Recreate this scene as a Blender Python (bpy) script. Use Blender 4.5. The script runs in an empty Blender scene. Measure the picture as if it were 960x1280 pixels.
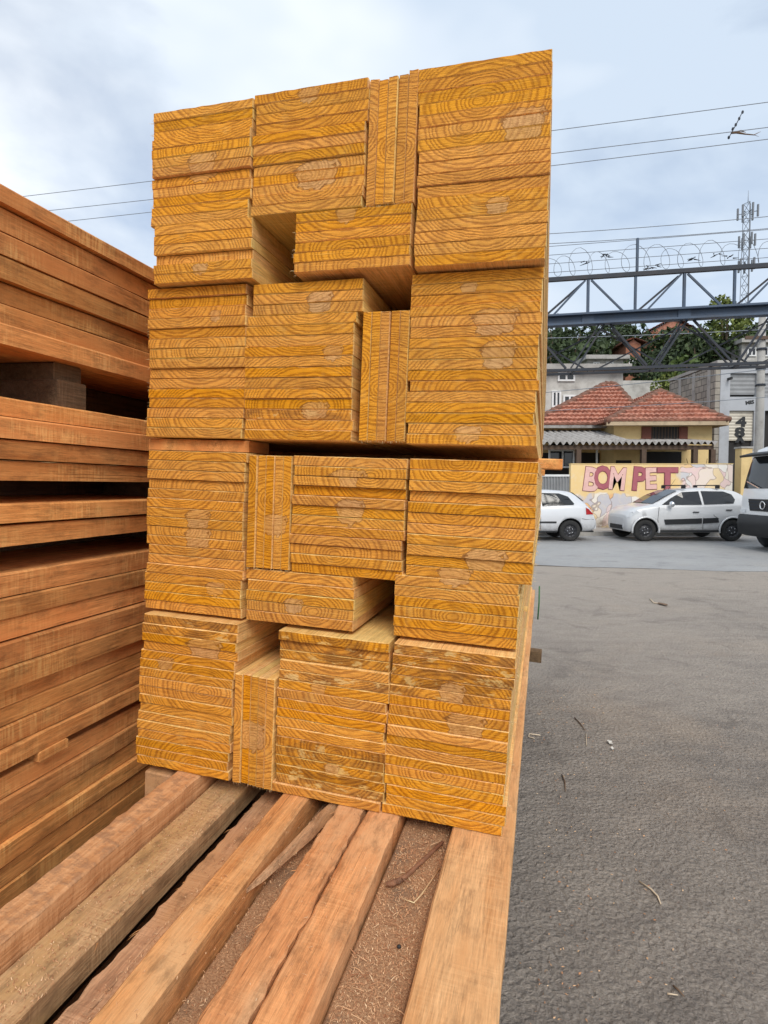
import bpy, bmesh, math, random
from mathutils import Vector, Matrix, noise as mnoise

# ------------------------------------------------------------------ camera, world, sun, exposure
S = bpy.context.scene
COL = S.collection
PI = math.pi
random.seed(7)
CAMH = 1.47
cam_d = bpy.data.cameras.new('camera')
cam = bpy.data.objects.new('camera', cam_d); COL.objects.link(cam)
cam.location = (0, 0, CAMH)
cam.rotation_euler = (PI/2 - 0.0431, 0, 0)
cam_d.sensor_fit = 'VERTICAL'; cam_d.sensor_height = 24.0
cam_d.lens = 24.0*708.0/1280.0
cam_d.clip_start = 0.02; cam_d.clip_end = 3000
S.camera = cam
S.render.resolution_x, S.render.resolution_y = 768, 1024

SUN_EL, SUN_AZ = math.radians(45), math.radians(172)      # azimuth clockwise from +Y: behind the camera
S.view_settings.view_transform = 'Standard'; S.view_settings.look = 'None'
S.view_settings.gamma = 1; S.view_settings.exposure = 0.66
W = bpy.data.worlds.new('World'); S.world = W; W.use_nodes = True

def setup_world():
    nt = W.node_tree; nt.nodes.clear()
    n = nt.nodes.new; l = nt.links.new
    out = n('ShaderNodeOutputWorld'); bg1 = n('ShaderNodeBackground'); bg2 = n('ShaderNodeBackground'); mix = n('ShaderNodeMixShader')
    sky = n('ShaderNodeTexSky'); sky.sky_type = 'NISHITA'; sky.sun_disc = False
    sky.sun_elevation = SUN_EL; sky.sun_rotation = SUN_AZ; sky.air_density = 1.0; sky.dust_density = 1.5; sky.ozone_density = 1.5
    bg1.inputs['Strength'].default_value = 0.11
    tc = n('ShaderNodeTexCoord')
    mp = n('ShaderNodeMapping'); mp.inputs['Scale'].default_value = (1.0, 1.0, 2.1); mp.inputs['Location'].default_value = (0.55, 0.35, 0.1)
    n1 = n('ShaderNodeTexNoise'); n1.inputs['Scale'].default_value = 2.3; n1.inputs['Detail'].default_value = 6; n1.inputs['Roughness'].default_value = 0.5; n1.inputs['Distortion'].default_value = 0.25
    r1 = n('ShaderNodeValToRGB'); r1.color_ramp.elements[0].position = 0.32; r1.color_ramp.elements[0].color = (0.45, 0.45, 0.45, 1)
    r1.color_ramp.elements[1].position = 0.50; r1.color_ramp.elements[1].color = (0.97, 0.97, 0.97, 1)
    n2 = n('ShaderNodeTexNoise'); n2.inputs['Scale'].default_value = 1.5; n2.inputs['Detail'].default_value = 4; n2.inputs['Roughness'].default_value = 0.5
    r2 = n('ShaderNodeValToRGB'); e = r2.color_ramp.elements
    e[0].position = 0.40; e[0].color = (0.45, 0.525, 0.62, 1); e[1].position = 0.58; e[1].color = (0.68, 0.715, 0.75, 1)
    l(tc.outputs['Generated'], mp.inputs['Vector'])
    for k in (n1, n2): l(mp.outputs['Vector'], k.inputs['Vector'])
    l(n1.outputs['Fac'], r1.inputs['Fac']); l(n2.outputs['Fac'], r2.inputs['Fac'])
    l(sky.outputs['Color'], bg1.inputs['Color']); l(r2.outputs['Color'], bg2.inputs['Color'])
    bg2.inputs['Strength'].default_value = 0.98
    l(r1.outputs['Color'], mix.inputs['Fac']); l(bg1.outputs[0], mix.inputs[1]); l(bg2.outputs[0], mix.inputs[2])
    l(mix.outputs[0], out.inputs['Surface'])
setup_world()
sun_d = bpy.data.lights.new('sun', 'SUN'); sun_d.energy = 1.5; sun_d.angle = math.radians(28); sun_d.color = (1.0, 0.95, 0.87)
sun = bpy.data.objects.new('sun', sun_d); COL.objects.link(sun)
sdir = Vector((math.sin(SUN_AZ)*math.cos(SUN_EL), math.cos(SUN_AZ)*math.cos(SUN_EL), math.sin(SUN_EL)))
sun.rotation_euler = sdir.to_track_quat('Z', 'Y').to_euler()

# ------------------------------------------------------------------ node helper and materials
class NT:
    def __init__(s, name, rough=0.7):
        s.m = bpy.data.materials.new(name); s.m.use_nodes = True; s.t = s.m.node_tree
        s.b = s.t.nodes['Principled BSDF']; s.b.inputs['Roughness'].default_value = rough
    def n(s, t, **kw):
        k = s.t.nodes.new(t)
        for a, v in kw.items(): setattr(k, a, v)
        return k
    def put(s, sock, v):
        if isinstance(v, bpy.types.NodeSocket): s.t.links.new(v, sock)
        elif v is not None:
            if sock.type == 'RGBA' and len(v) == 3: v = (*v, 1)
            sock.default_value = v
    def uv(s, name): return s.n('ShaderNodeUVMap', uv_map=name).outputs[0]
    def obj(s): return s.n('ShaderNodeTexCoord').outputs['Object']
    def rnd(s): return s.n('ShaderNodeObjectInfo').outputs['Random']
    def math(s, op, a, b=0.0, c=0.0, clamp=False):
        k = s.n('ShaderNodeMath', operation=op, use_clamp=clamp)
        s.put(k.inputs[0], a); s.put(k.inputs[1], b); s.put(k.inputs[2], c); return k.outputs[0]
    def vmath(s, op, a, b=None, scale=None):
        k = s.n('ShaderNodeVectorMath', operation=op); s.put(k.inputs[0], a)
        if b is not None: s.put(k.inputs[1], b)
        if scale is not None: s.put(k.inputs['Scale'], scale)
        return k.outputs['Value'] if op in ('LENGTH', 'DISTANCE') else k.outputs['Vector']
    def map(s, v, scale=(1, 1, 1), rot=(0, 0, 0), loc=(0, 0, 0)):
        k = s.n('ShaderNodeMapping'); s.put(k.inputs['Vector'], v)
        k.inputs['Scale'].default_value = scale; k.inputs['Rotation'].default_value = rot; k.inputs['Location'].default_value = loc
        return k.outputs[0]
    def shift(s, v, amount=40.0):
        c = s.n('ShaderNodeCombineXYZ'); r = s.math('MULTIPLY', s.rnd(), amount)
        for i in range(3): s.put(c.inputs[i], r)
        return s.vmath('ADD', v, c.outputs[0])
    def noise(s, v, scale, detail=3, rough=0.55, col=False, dist=0.0):
        k = s.n('ShaderNodeTexNoise'); s.put(k.inputs['Vector'], v); k.inputs['Scale'].default_value = scale
        k.inputs['Detail'].default_value = detail; k.inputs['Roughness'].default_value = rough; k.inputs['Distortion'].default_value = dist
        return k.outputs['Color'] if col else k.outputs['Fac']
    def voro(s, v, scale, feature='F1', out='Distance'):
        k = s.n('ShaderNodeTexVoronoi', feature=feature); s.put(k.inputs['Vector'], v); k.inputs['Scale'].default_value = scale
        return k.outputs[out]
    def wave(s, v, scale, dist=0, detail=2, dscale=1, dir='X'):
        k = s.n('ShaderNodeTexWave', bands_direction=dir); s.put(k.inputs['Vector'], v); k.inputs['Scale'].default_value = scale
        k.inputs['Distortion'].default_value = dist; k.inputs['Detail'].default_value = detail; k.inputs['Detail Scale'].default_value = dscale
        return k.outputs['Fac']
    def ramp(s, f, stops):
        k = s.n('ShaderNodeValToRGB'); s.put(k.inputs[0], f); e = k.color_ramp.elements
        while len(e) < len(stops): e.new(0.5)
        for q, (p, c) in zip(e, stops):
            q.position = p; q.color = (c, c, c, 1) if not isinstance(c, tuple) else (*c, 1)
        return k.outputs[0]
    def mix(s, f, a, b, blend='MIX'):
        k = s.n('ShaderNodeMix', data_type='RGBA', blend_type=blend); s.put(k.inputs[0], f); s.put(k.inputs[6], a); s.put(k.inputs[7], b)
        return k.outputs[2]
    def hsv(s, c, h=0.5, sat=1.0, val=1.0):
        k = s.n('ShaderNodeHueSaturation'); s.put(k.inputs['Hue'], h); s.put(k.inputs['Saturation'], sat); s.put(k.inputs['Value'], val); s.put(k.inputs['Color'], c)
        return k.outputs[0]
    def lin(s, f, a, b): return s.math('MULTIPLY_ADD', f, b-a, a)
    def bump(s, h, strength=0.3, dist=0.01):
        k = s.n('ShaderNodeBump'); k.inputs['Strength'].default_value = strength; k.inputs['Distance'].default_value = dist
        s.put(k.inputs['Height'], h); s.t.links.new(k.outputs[0], s.b.inputs['Normal'])
    def out(s, c, rough=None):
        s.put(s.b.inputs['Base Color'], c)
        if rough is not None: s.put(s.b.inputs['Roughness'], rough)
        return s.m

M = {}
def pine_end(name, stain):
    N = NT(name, 0.75)
    uv = N.uv('rings'); kn = N.uv('knot')
    face = N.uv('face')
    warp = N.vmath('SCALE', N.vmath('SUBTRACT', N.noise(uv, 9, 2, col=True), (0.5, 0.5, 0.5)), scale=0.022)
    # saw chatter: rows of teeth shift the ring lines a little
    teeth = N.vmath('SCALE', N.vmath('SUBTRACT', N.noise(N.map(face, (110, 330, 1)), 1.0, 3, col=True), (0.5, 0.5, 0.5)), scale=0.0075)
    p = N.vmath('ADD', N.vmath('ADD', uv, warp), teeth)
    r = N.vmath('LENGTH', N.vmath('MULTIPLY', p, (0.80, 1.12, 0)))
    rr = N.math('ADD', N.math('MULTIPLY', r, 112.0), N.math('MULTIPLY', N.noise(N.math('MULTIPLY', r, 1.0), 14, 1), 4.0))
    fr = N.math('FRACT', rr)
    ring = N.ramp(fr, [(0.0, 0.5), (0.10, 0.0), (0.50, 0.06), (0.72, 0.85), (0.92, 1.0), (1.0, 0.6)])
    ringv = N.math('MULTIPLY', ring, N.lin(N.noise(face, 14, 2), 0.45, 1.1))
    c = N.mix(ringv, (0.79, 0.340, 0.036), (0.38, 0.125, 0.011))
    fib = N.noise(N.map(face, (1, 1, 1)), 700, 3, 0.7)
    c = N.mix(0.65, c, N.ramp(fib, [(0.3, 0.5), (0.5, 0.95), (0.7, 1.35)]), 'MULTIPLY')
    # saw kerf: pale fuzzy lines along the blade's travel
    saw = N.noise(N.map(face, (9, 330, 1), rot=(0, 0, 0.06)), 1.0, 2)
    c = N.mix(N.math('MULTIPLY', N.ramp(saw, [(0.60, 0.0), (0.72, 1.0)]), 0.6), c, (0.86, 0.46, 0.10))
    c = N.mix(N.ramp(N.noise(face, 26, 4, 0.65), [(0.46, 0.0), (0.72, 0.55)]), c, (0.36, 0.135, 0.016))
    c = N.mix(N.ramp(N.noise(face, 17, 3, 0.6), [(0.58, 0.0), (0.8, 0.4)]), c, (0.70, 0.42, 0.12))
    if stain:
        st = N.ramp(N.noise(N.map(face, (14, 26, 1)), 1.0, 5, 0.7), [(0.40, 0.0), (0.56, 0.85)])
        c = N.mix(st, c, N.mix(ringv, (0.34, 0.14, 0.025), (0.16, 0.06, 0.012)))
        pale = N.ramp(N.noise(N.map(face, (18, 40, 1), loc=(3, 5, 0)), 1.0, 4, 0.65), [(0.57, 0.0), (0.63, 0.8)])
        c = N.mix(pale, c, (0.72, 0.47, 0.17))
    # knots and resin-pale hearts
    kw = N.vmath('SCALE', N.vmath('SUBTRACT', N.noise(kn, 1.6, 3, col=True), (0.5, 0.5, 0.5)), scale=1.5)
    kr = N.vmath('LENGTH', N.vmath('MULTIPLY', N.vmath('ADD', kn, kw), (1, 1, 0)))
    kfr = N.ramp(N.math('FRACT', N.math('MULTIPLY', kr, 4.0)), [(0.0, 0.0), (0.6, 0.15), (0.85, 0.7), (1.0, 0.1)])
    kc = N.mix(kfr, (0.68, 0.38, 0.15), (0.44, 0.19, 0.05))
    kc = N.mix(N.math('MULTIPLY', N.rnd(), 0.6), kc, (0.66, 0.40, 0.18))
    kc = N.mix(N.ramp(N.noise(face, 60, 3, 0.7), [(0.5, 0.0), (0.75, 0.8)]), kc, (0.20, 0.09, 0.03))
    c = N.mix(N.math('MULTIPLY', N.ramp(kr, [(0.86, 1.0), (1.0, 0.0)]), N.lin(N.math('FRACT', N.math('MULTIPLY', N.rnd(), 5.1)), 0.40, 0.80)), c, N.mix(N.math('MULTIPLY', ringv, 0.5), kc, (0.42, 0.18, 0.05)))
    c = N.mix(N.ramp(kr, [(0.84, 0.0), (0.94, 0.75), (1.06, 0.0)]), c, (0.17, 0.06, 0.012))
    rn = N.rnd()
    c = N.hsv(c, N.lin(rn, 0.498, 0.502), N.lin(N.math('FRACT', N.math('MULTIPLY', rn, 7.3)), 0.96, 1.04), N.lin(N.math('FRACT', N.math('MULTIPLY', rn, 13.7)), 0.86, 1.06))
    h = N.math('ADD', N.math('MULTIPLY', fib, 0.5), N.math('SUBTRACT', N.math('MULTIPLY', saw, 0.9), N.math('MULTIPLY', ringv, 0.35)))
    N.bump(h, 0.75, 0.003)
    N.b.inputs['Specular IOR Level'].default_value = 0.25
    return N.out(c)
M['pine_end'] = pine_end('pine_end_grain', False)
M['pine_end_stained'] = pine_end('pine_end_grain_stained', True)

def long_wood(name, light, dark, grain=1.0, saw=0.35, patch=None, dirt=0.0, rough=0.72, hue=0.012, val=(0.8, 1.12), bumpk=0.45):
    N = NT(name, rough)
    o = N.shift(N.obj())
    g = N.noise(N.map(o, (55*grain, 2.2, 70*grain)), 1.0, 5, 0.62, dist=0.4)
    f = N.noise(N.map(o, (260, 14, 260)), 1.0, 4, 0.75)
    c = N.mix(N.ramp(g, [(0.30, 0.0), (0.5, 0.45), (0.7, 1.0)]), light, dark)
    c = N.mix(0.8, c, N.ramp(f, [(0.28, 0.5), (0.52, 1.0), (0.72, 1.35)]), 'MULTIPLY')
    sw = N.ramp(N.noise(N.map(o, (7, 170, 14), rot=(0.25, 0, 0.2)), 1.0, 2, 0.5), [(0.42, 0.0), (0.62, 1.0)])
    swm = N.math('MULTIPLY', sw, N.ramp(N.noise(o, 5.5, 3), [(0.42, 0.0), (0.62, 1.0)]))
    c = N.mix(N.math('MULTIPLY', swm, saw), c, tuple(min(1, x*1.5+0.03) for x in light))
    crack = N.noise(N.map(o, (150, 1.6, 150), loc=(2, 1, 4)), 1.0, 3, 0.6)
    c = N.mix(N.ramp(crack, [(0.655, 0.0), (0.70, 0.75)]), c, tuple(x*0.3 for x in dark))
    if patch: c = N.mix(N.ramp(N.noise(N.map(o, (9, 2.5, 9)), 1.0, 4, 0.6), [(0.47, 0.0), (0.62, 0.85)]), c, patch)
    if dirt: c = N.mix(N.ramp(N.noise(N.map(o, (30, 12, 30)), 1.0, 5, 0.7), [(0.5, 0.0), (0.68, dirt)]), c, (0.07, 0.035, 0.018))
    rn = N.rnd()
    c = N.hsv(c, N.lin(rn, 0.5-hue, 0.5+hue), 1.0, N.lin(N.math('FRACT', N.math('MULTIPLY', rn, 11.3)), *val))
    N.bump(N.math('ADD', N.math('MULTIPLY', g, 0.6), N.math('ADD', N.math('MULTIPLY', f, 0.6), N.math('MULTIPLY', swm, 0.15))), bumpk, 0.004)
    N.b.inputs['Specular IOR Level'].default_value = 0.25
    return N.out(c)
M['pine_side'] = long_wood('pine_sawn_face', (0.84, 0.53, 0.21), (0.66, 0.35, 0.10), val=(0.9, 1.1))
M['red'] = long_wood('red_sawn_wood', (0.82, 0.385, 0.130), (0.50, 0.190, 0.052), grain=0.8, saw=0.5, patch=(0.68, 0.275, 0.085), dirt=0.4, hue=0.003, val=(0.72, 1.15))
M['red_end'] = long_wood('red_wood_dark', (0.30, 0.12, 0.05), (0.15, 0.055, 0.025))
M['orange_plank'] = long_wood('orange_rough_plank', (0.74, 0.36, 0.145), (0.48, 0.190, 0.066), grain=0.9, saw=0.13, patch=(0.68, 0.39, 0.19), dirt=0.45, hue=0.008, val=(0.95, 1.08), bumpk=0.7)
M['pale_plank'] = long_wood('pale_knotty_plank', (0.70, 0.44, 0.20), (0.54, 0.28, 0.10), grain=0.45, saw=0.12, patch=(0.62, 0.34, 0.13), dirt=0.35, val=(0.98, 1.04))
M['grey_plank'] = long_wood('dusty_greyed_plank', (0.60, 0.375, 0.205), (0.42, 0.225, 0.115), grain=0.6, saw=0.2, patch=(0.54, 0.31, 0.14), dirt=0.5, val=(0.95, 1.05), bumpk=0.8)
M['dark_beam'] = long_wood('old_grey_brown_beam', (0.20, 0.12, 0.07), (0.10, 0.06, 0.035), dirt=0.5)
M['splinter'] = long_wood('pale_splinter', (0.82, 0.62, 0.36), (0.62, 0.40, 0.18), val=(0.9, 1.1))
def mottled_plank():
    N = NT('adzed_mottled_plank', 0.75); o = N.shift(N.obj())
    g = N.noise(N.map(o, (60, 3, 60)), 1.0, 4, 0.6)
    c = N.mix(N.ramp(g, [(0.35, 0.0), (0.65, 1.0)]), (0.70, 0.39, 0.19), (0.50, 0.235, 0.095))
    ch = N.noise(N.map(o, (30, 42, 20), rot=(0, 0, 0.3)), 1.0, 4, 0.7)
    chn = N.ramp(ch, [(0.45, 0.0), (0.60, 0.85)])
    zz = N.n('ShaderNodeSeparateXYZ'); N.put(zz.inputs[0], N.obj())
    chn = N.math('MULTIPLY', chn, N.math('MULTIPLY', N.math('GREATER_THAN', zz.outputs[2], 0.046), 0.75))
    c = N.mix(chn, c, (0.30, 0.165, 0.09))
    N.bump(N.math('ADD', ch, g), 0.8, 0.006)
    return N.out(c)
M['mottled'] = mottled_plank()
def sawdust_plank():
    N = NT('plank_under_sawdust', 0.95); o = N.obj()
    a = N.noise(o, 260, 4, 0.75); b = N.noise(o, 9, 4, 0.6)
    dust = N.mix(N.ramp(a, [(0.3, 0.0), (0.52, 0.5), (0.7, 1.0)]), (0.27, 0.125, 0.055), (0.70, 0.42, 0.23))
    wood = N.mix(N.noise(N.map(o, (60, 3, 60)), 1.0, 4), (0.30, 0.20, 0.13), (0.20, 0.12, 0.07))
    c = N.mix(N.ramp(b, [(0.34, 0.15), (0.5, 1.0)]), wood, dust)
    N.bump(N.math('ADD', a, b), 0.9, 0.006)
    return N.out(c)
M['sawdust_plank'] = sawdust_plank()
def shaving_mat():
    N = NT('wood_shavings', 0.9); p = N.n('ShaderNodeNewGeometry').outputs['Random Per Island']
    return N.out(N.ramp(p, [(0.0, (0.30, 0.13, 0.06)), (0.4, (0.52, 0.26, 0.13)), (0.8, (0.68, 0.41, 0.22)), (1.0, (0.8, 0.58, 0.36))]))
M['shaving'] = shaving_mat()

def asphalt(name, base, dusty, warm, scale=1.0, bs=0.85, relief=1.0, drift=None):
    N = NT(name, 0.72); o = N.obj()
    yy = N.n('ShaderNodeSeparateXYZ'); N.put(yy.inputs[0], o)
    agg = N.voro(o, 55*scale); fine = N.noise(o, 130*scale, 4, 0.7); big = N.noise(o, 0.55, 5, 0.6); mid = N.noise(N.map(o, (1, 2.2, 1)), 3.2, 4, 0.65)
    c = N.mix(N.ramp(N.math('ADD', N.math('MULTIPLY', big, 0.6), N.math('MULTIPLY', mid, 0.45)), [(0.38, 0.0), (0.66, 1.0)]), base, dusty)
    c = N.mix(N.ramp(N.noise(o, 0.9, 5, 0.65, dist=0.3), [(0.52, 0.0), (0.72, 0.55)]), c, warm)
    if drift: c = N.mix(N.math('MULTIPLY', N.ramp(N.math('DIVIDE', N.math('ADD', yy.outputs[1], N.lin(mid, -2.5, 2.5)), 12.0), [(0.12, 0.0), (0.80, 1.0)]), 0.8), c, drift)   # paler towards the road, its edge broken by noise
    c = N.mix(0.8, c, N.ramp(fine, [(0.28, 0.5), (0.5, 1.0), (0.72, 1.45)]), 'MULTIPLY')
    c = N.mix(N.ramp(agg, [(0.0, 0.22), (0.3, 0.0)]), c, tuple(x*1.8 for x in base))
    c = N.mix(N.ramp(N.noise(o, 17, 5, 0.7), [(0.62, 0.0), (0.7, 0.35)]), c, tuple(x*0.45 for x in base))
    c = N.mix(N.ramp(N.noise(o, 240, 2, 0.5), [(0.68, 0.0), (0.74, 0.6)]), c, (0.5, 0.46, 0.42))
    c = N.mix(N.ramp(N.noise(N.map(o, (1, 1, 1), loc=(7, 3, 0)), 1.7, 6, 0.7, dist=0.8), [(0.56, 0.0), (0.66, 0.4)]), c, tuple(x*0.6 for x in base))
    wv = N.vmath('ADD', o, N.vmath('SCALE', N.noise(o, 2.2, 5, 0.7, col=True), scale=0.55))
    ck = N.math('MULTIPLY', N.ramp(N.voro(wv, 0.55, 'DISTANCE_TO_EDGE'), [(0.004, 1.0), (0.012, 0.0)]), N.ramp(N.noise(o, 0.8, 3), [(0.52, 0.0), (0.62, 0.22)]))
    c = N.mix(ck, c, tuple(x*0.35 for x in base))
    rel = N.noise(N.map(o, (1, 1.0, 1)), 38*scale, 7, 0.62, dist=0.6)
    N.bump(N.math('ADD', N.math('MULTIPLY', rel, 1.3*relief), N.math('ADD', N.math('MULTIPLY', fine, 0.35), N.math('MULTIPLY', agg, 0.4))), bs, 0.045)
    N.b.inputs['Specular IOR Level'].default_value = 0.5
    return N.out(c)
M['lot'] = asphalt('yard_asphalt', (0.215, 0.183, 0.158), (0.385, 0.328, 0.275), (0.43, 0.325, 0.235), drift=(0.46, 0.40, 0.34))
M['road'] = asphalt('road_asphalt', (0.27, 0.27, 0.27), (0.35, 0.35, 0.345), (0.33, 0.31, 0.285), 1.0, 0.3, 0.5)

def plain(name, c, rough=0.6, var=0.12, scale=6.0, metal=0.0, dirt=0.0, spec=0.4, bump=0.0, dirtc=(0.08, 0.06, 0.05)):
    N = NT(name, rough); o = N.obj()
    k = N.noise(o, scale, 5, 0.65)
    col = N.mix(k, tuple(x*(1-var) for x in c), tuple(min(1, x*(1+var)) for x in c))
    if dirt: col = N.mix(N.ramp(N.noise(o, scale*0.6, 6, 0.7), [(0.48, 0.0), (0.72, dirt)]), col, dirtc)
    N.b.inputs['Metallic'].default_value = metal; N.b.inputs['Specular IOR Level'].default_value = spec
    if bump: N.bump(N.noise(o, scale*6, 4, 0.6), bump, 0.02)
    return N.out(col)
M['concrete'] = plain('weathered_concrete', (0.36, 0.35, 0.33), 0.9, 0.2, 3.0, dirt=0.5, bump=0.3)
M['kerb'] = plain('kerb_stone', (0.42, 0.40, 0.37), 0.9, 0.2, 4.0, dirt=0.4)
M['sidewalk'] = plain('sidewalk_concrete', (0.36, 0.33, 0.30), 0.9, 0.2, 3.0, dirt=0.5)
M['earth'] = plain('dry_earth', (0.16, 0.13, 0.09), 0.95, 0.3, 2.0, dirt=0.4)
M['hill'] = plain('hill_scrub', (0.055, 0.075, 0.03), 0.95, 0.5, 0.3)
M['steel'] = plain('blue_grey_painted_steel', (0.055, 0.085, 0.135), 0.55, 0.25, 4.0, dirt=0.5, dirtc=(0.05, 0.045, 0.045))
M['steel_dark'] = plain('dark_steel', (0.022, 0.028, 0.04), 0.6, 0.25, 4.0, dirt=0.4)
M['galv'] = plain('galvanised_wire', (0.17, 0.185, 0.21), 0.5, 0.15, 8.0, metal=0.2)
M['cable'] = plain('black_cable', (0.20, 0.22, 0.25), 0.6, 0.1, 4.0)
M['yellow_wall'] = plain('ochre_painted_wall', (0.70, 0.52, 0.25), 0.85, 0.12, 2.0, dirt=0.45, dirtc=(0.35, 0.22, 0.09))
M['shutter_wood'] = plain('red_brown_shutter', (0.16, 0.05, 0.03), 0.6, 0.2, 8.0)
M['dark_inside'] = plain('dim_interior', (0.03, 0.028, 0.027), 0.9, 0.3, 3.0)  # near-black colour painting in the shade of rooms and porch
M['white_paint'] = plain('white_painted_metal', (0.72, 0.73, 0.73), 0.5, 0.06, 5.0, dirt=0.2)
M['grey_paint'] = plain('grey_painted_render', (0.40, 0.42, 0.45), 0.85, 0.1, 1.5, dirt=0.35)
M['pale_render'] = plain('stained_pale_render', (0.50, 0.49, 0.46), 0.9, 0.18, 1.2, dirt=0.6)
M['roller'] = plain('beige_roller_door', (0.56, 0.52, 0.44), 0.6, 0.1, 3.0, dirt=0.3)
M['roller_grey'] = plain('grey_roller_door', (0.27, 0.28, 0.29), 0.6, 0.1, 3.0, dirt=0.3)
M['fibre'] = plain('fibre_cement_sheet', (0.33, 0.315, 0.30), 0.9, 0.35, 5.0, dirt=0.7)
M['timber_dark'] = plain('dark_porch_timber', (0.10, 0.065, 0.045), 0.8, 0.3, 6.0)
M['brickred'] = plain('hillside_brick', (0.30, 0.125, 0.075), 0.9, 0.25, 4.0, dirt=0.3)
M['bark'] = plain('tree_bark', (0.10, 0.075, 0.05), 0.95, 0.3, 6.0, bump=0.5)
M['black'] = plain('black_plastic', (0.022, 0.023, 0.025), 0.55, 0.15, 8.0)
M['rubber'] = plain('tyre_rubber', (0.028, 0.028, 0.028), 0.85, 0.2, 12.0, dirt=0.4, dirtc=(0.09, 0.08, 0.07))
M['rim'] = plain('dark_steel_rim', (0.055, 0.055, 0.06), 0.45, 0.2, 9.0, metal=0.4)
M['chrome'] = plain('chrome', (0.75, 0.76, 0.78), 0.15, 0.03, 9.0, metal=1.0)
M['glass'] = plain('dark_tinted_glass', (0.018, 0.021, 0.025), 0.06, 0.1, 2.0, spec=0.6)
M['lamp'] = plain('clear_headlamp', (0.70, 0.72, 0.74), 0.12, 0.1, 14.0, spec=0.7)
M['red_lamp'] = plain('red_tail_lamp', (0.45, 0.02, 0.025), 0.2, 0.2, 10.0)
M['amber'] = plain('amber_lamp', (0.75, 0.30, 0.18), 0.2, 0.1, 10.0)
def car_paint(name, c, metal, rough):
    N = NT(name, rough); o = N.obj()
    col = N.mix(N.noise(o, 3, 4), tuple(x*0.95 for x in c), c)
    z = N.n('ShaderNodeSeparateXYZ'); N.put(z.inputs[0], o)
    grime = N.math('MULTIPLY', N.ramp(z.outputs[2], [(0.25, 1.0), (0.62, 0.0)]), N.ramp(N.noise(o, 7, 5, 0.7), [(0.35, 0.0), (0.7, 0.55)]))
    col = N.mix(grime, col, (0.22, 0.19, 0.16))
    N.b.inputs['Metallic'].default_value = metal; N.b.inputs['Coat Weight'].default_value = 0.6; N.b.inputs['Coat Roughness'].default_value = 0.08
    return N.out(col)
M['silver'] = car_paint('silver_car_paint', (0.74, 0.745, 0.75), 0.15, 0.33)
M['silver2'] = car_paint('white_silver_car_paint', (0.76, 0.77, 0.79), 0.12, 0.33)
M['white'] = car_paint('white_truck_paint', (0.88, 0.885, 0.89), 0.0, 0.35)
def tile_mat():
    N = NT('clay_roof_tile', 0.85); o = N.obj()
    c = N.ramp(N.noise(N.map(o, (4.5, 4.5, 4.5)), 1.0, 4, 0.75), [(0.3, (0.17, 0.068, 0.048)), (0.48, (0.40, 0.165, 0.110)), (0.66, (0.54, 0.26, 0.18)), (0.8, (0.34, 0.20, 0.15))])
    c = N.mix(N.ramp(N.noise(o, 1.4, 5, 0.7), [(0.50, 0.0), (0.72, 0.7)]), c, (0.15, 0.085, 0.06))
    return N.out(c)
M['tile'] = tile_mat()
M['eaves'] = plain('cream_eaves_paint', (0.46, 0.36, 0.24), 0.8, 0.2, 3.0, dirt=0.5)
M['ridge'] = plain('mossy_dark_ridge_tile', (0.20, 0.10, 0.07), 0.9, 0.4, 5.0, dirt=0.6)
def block_mat():
    N = NT('bare_concrete_block', 0.95); o = N.obj()
    s = N.n('ShaderNodeSeparateXYZ'); N.put(s.inputs[0], o); cb = N.n('ShaderNodeCombineXYZ')
    N.put(cb.inputs[0], s.outputs[1]); N.put(cb.inputs[1], s.outputs[2])
    b = N.n('ShaderNodeTexBrick'); N.put(b.inputs['Vector'], cb.outputs[0]); b.inputs['Scale'].default_value = 1.0
    b.inputs['Brick Width'].default_value = 0.39; b.inputs['Row Height'].default_value = 0.3; b.inputs['Mortar Size'].default_value = 0.02
    b.inputs['Color1'].default_value = (0.36, 0.33, 0.28, 1); b.inputs['Color2'].default_value = (0.28, 0.26, 0.23, 1); b.inputs['Mortar'].default_value = (0.11, 0.10, 0.09, 1)
    c = N.mix(N.ramp(N.noise(o, 1.2, 5, 0.7), [(0.45, 0.0), (0.75, 0.6)]), b.outputs['Color'], (0.10, 0.09, 0.075))
    N.bump(b.outputs['Fac'], -0.6, 0.03)
    return N.out(c)
M['block'] = block_mat()
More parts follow.
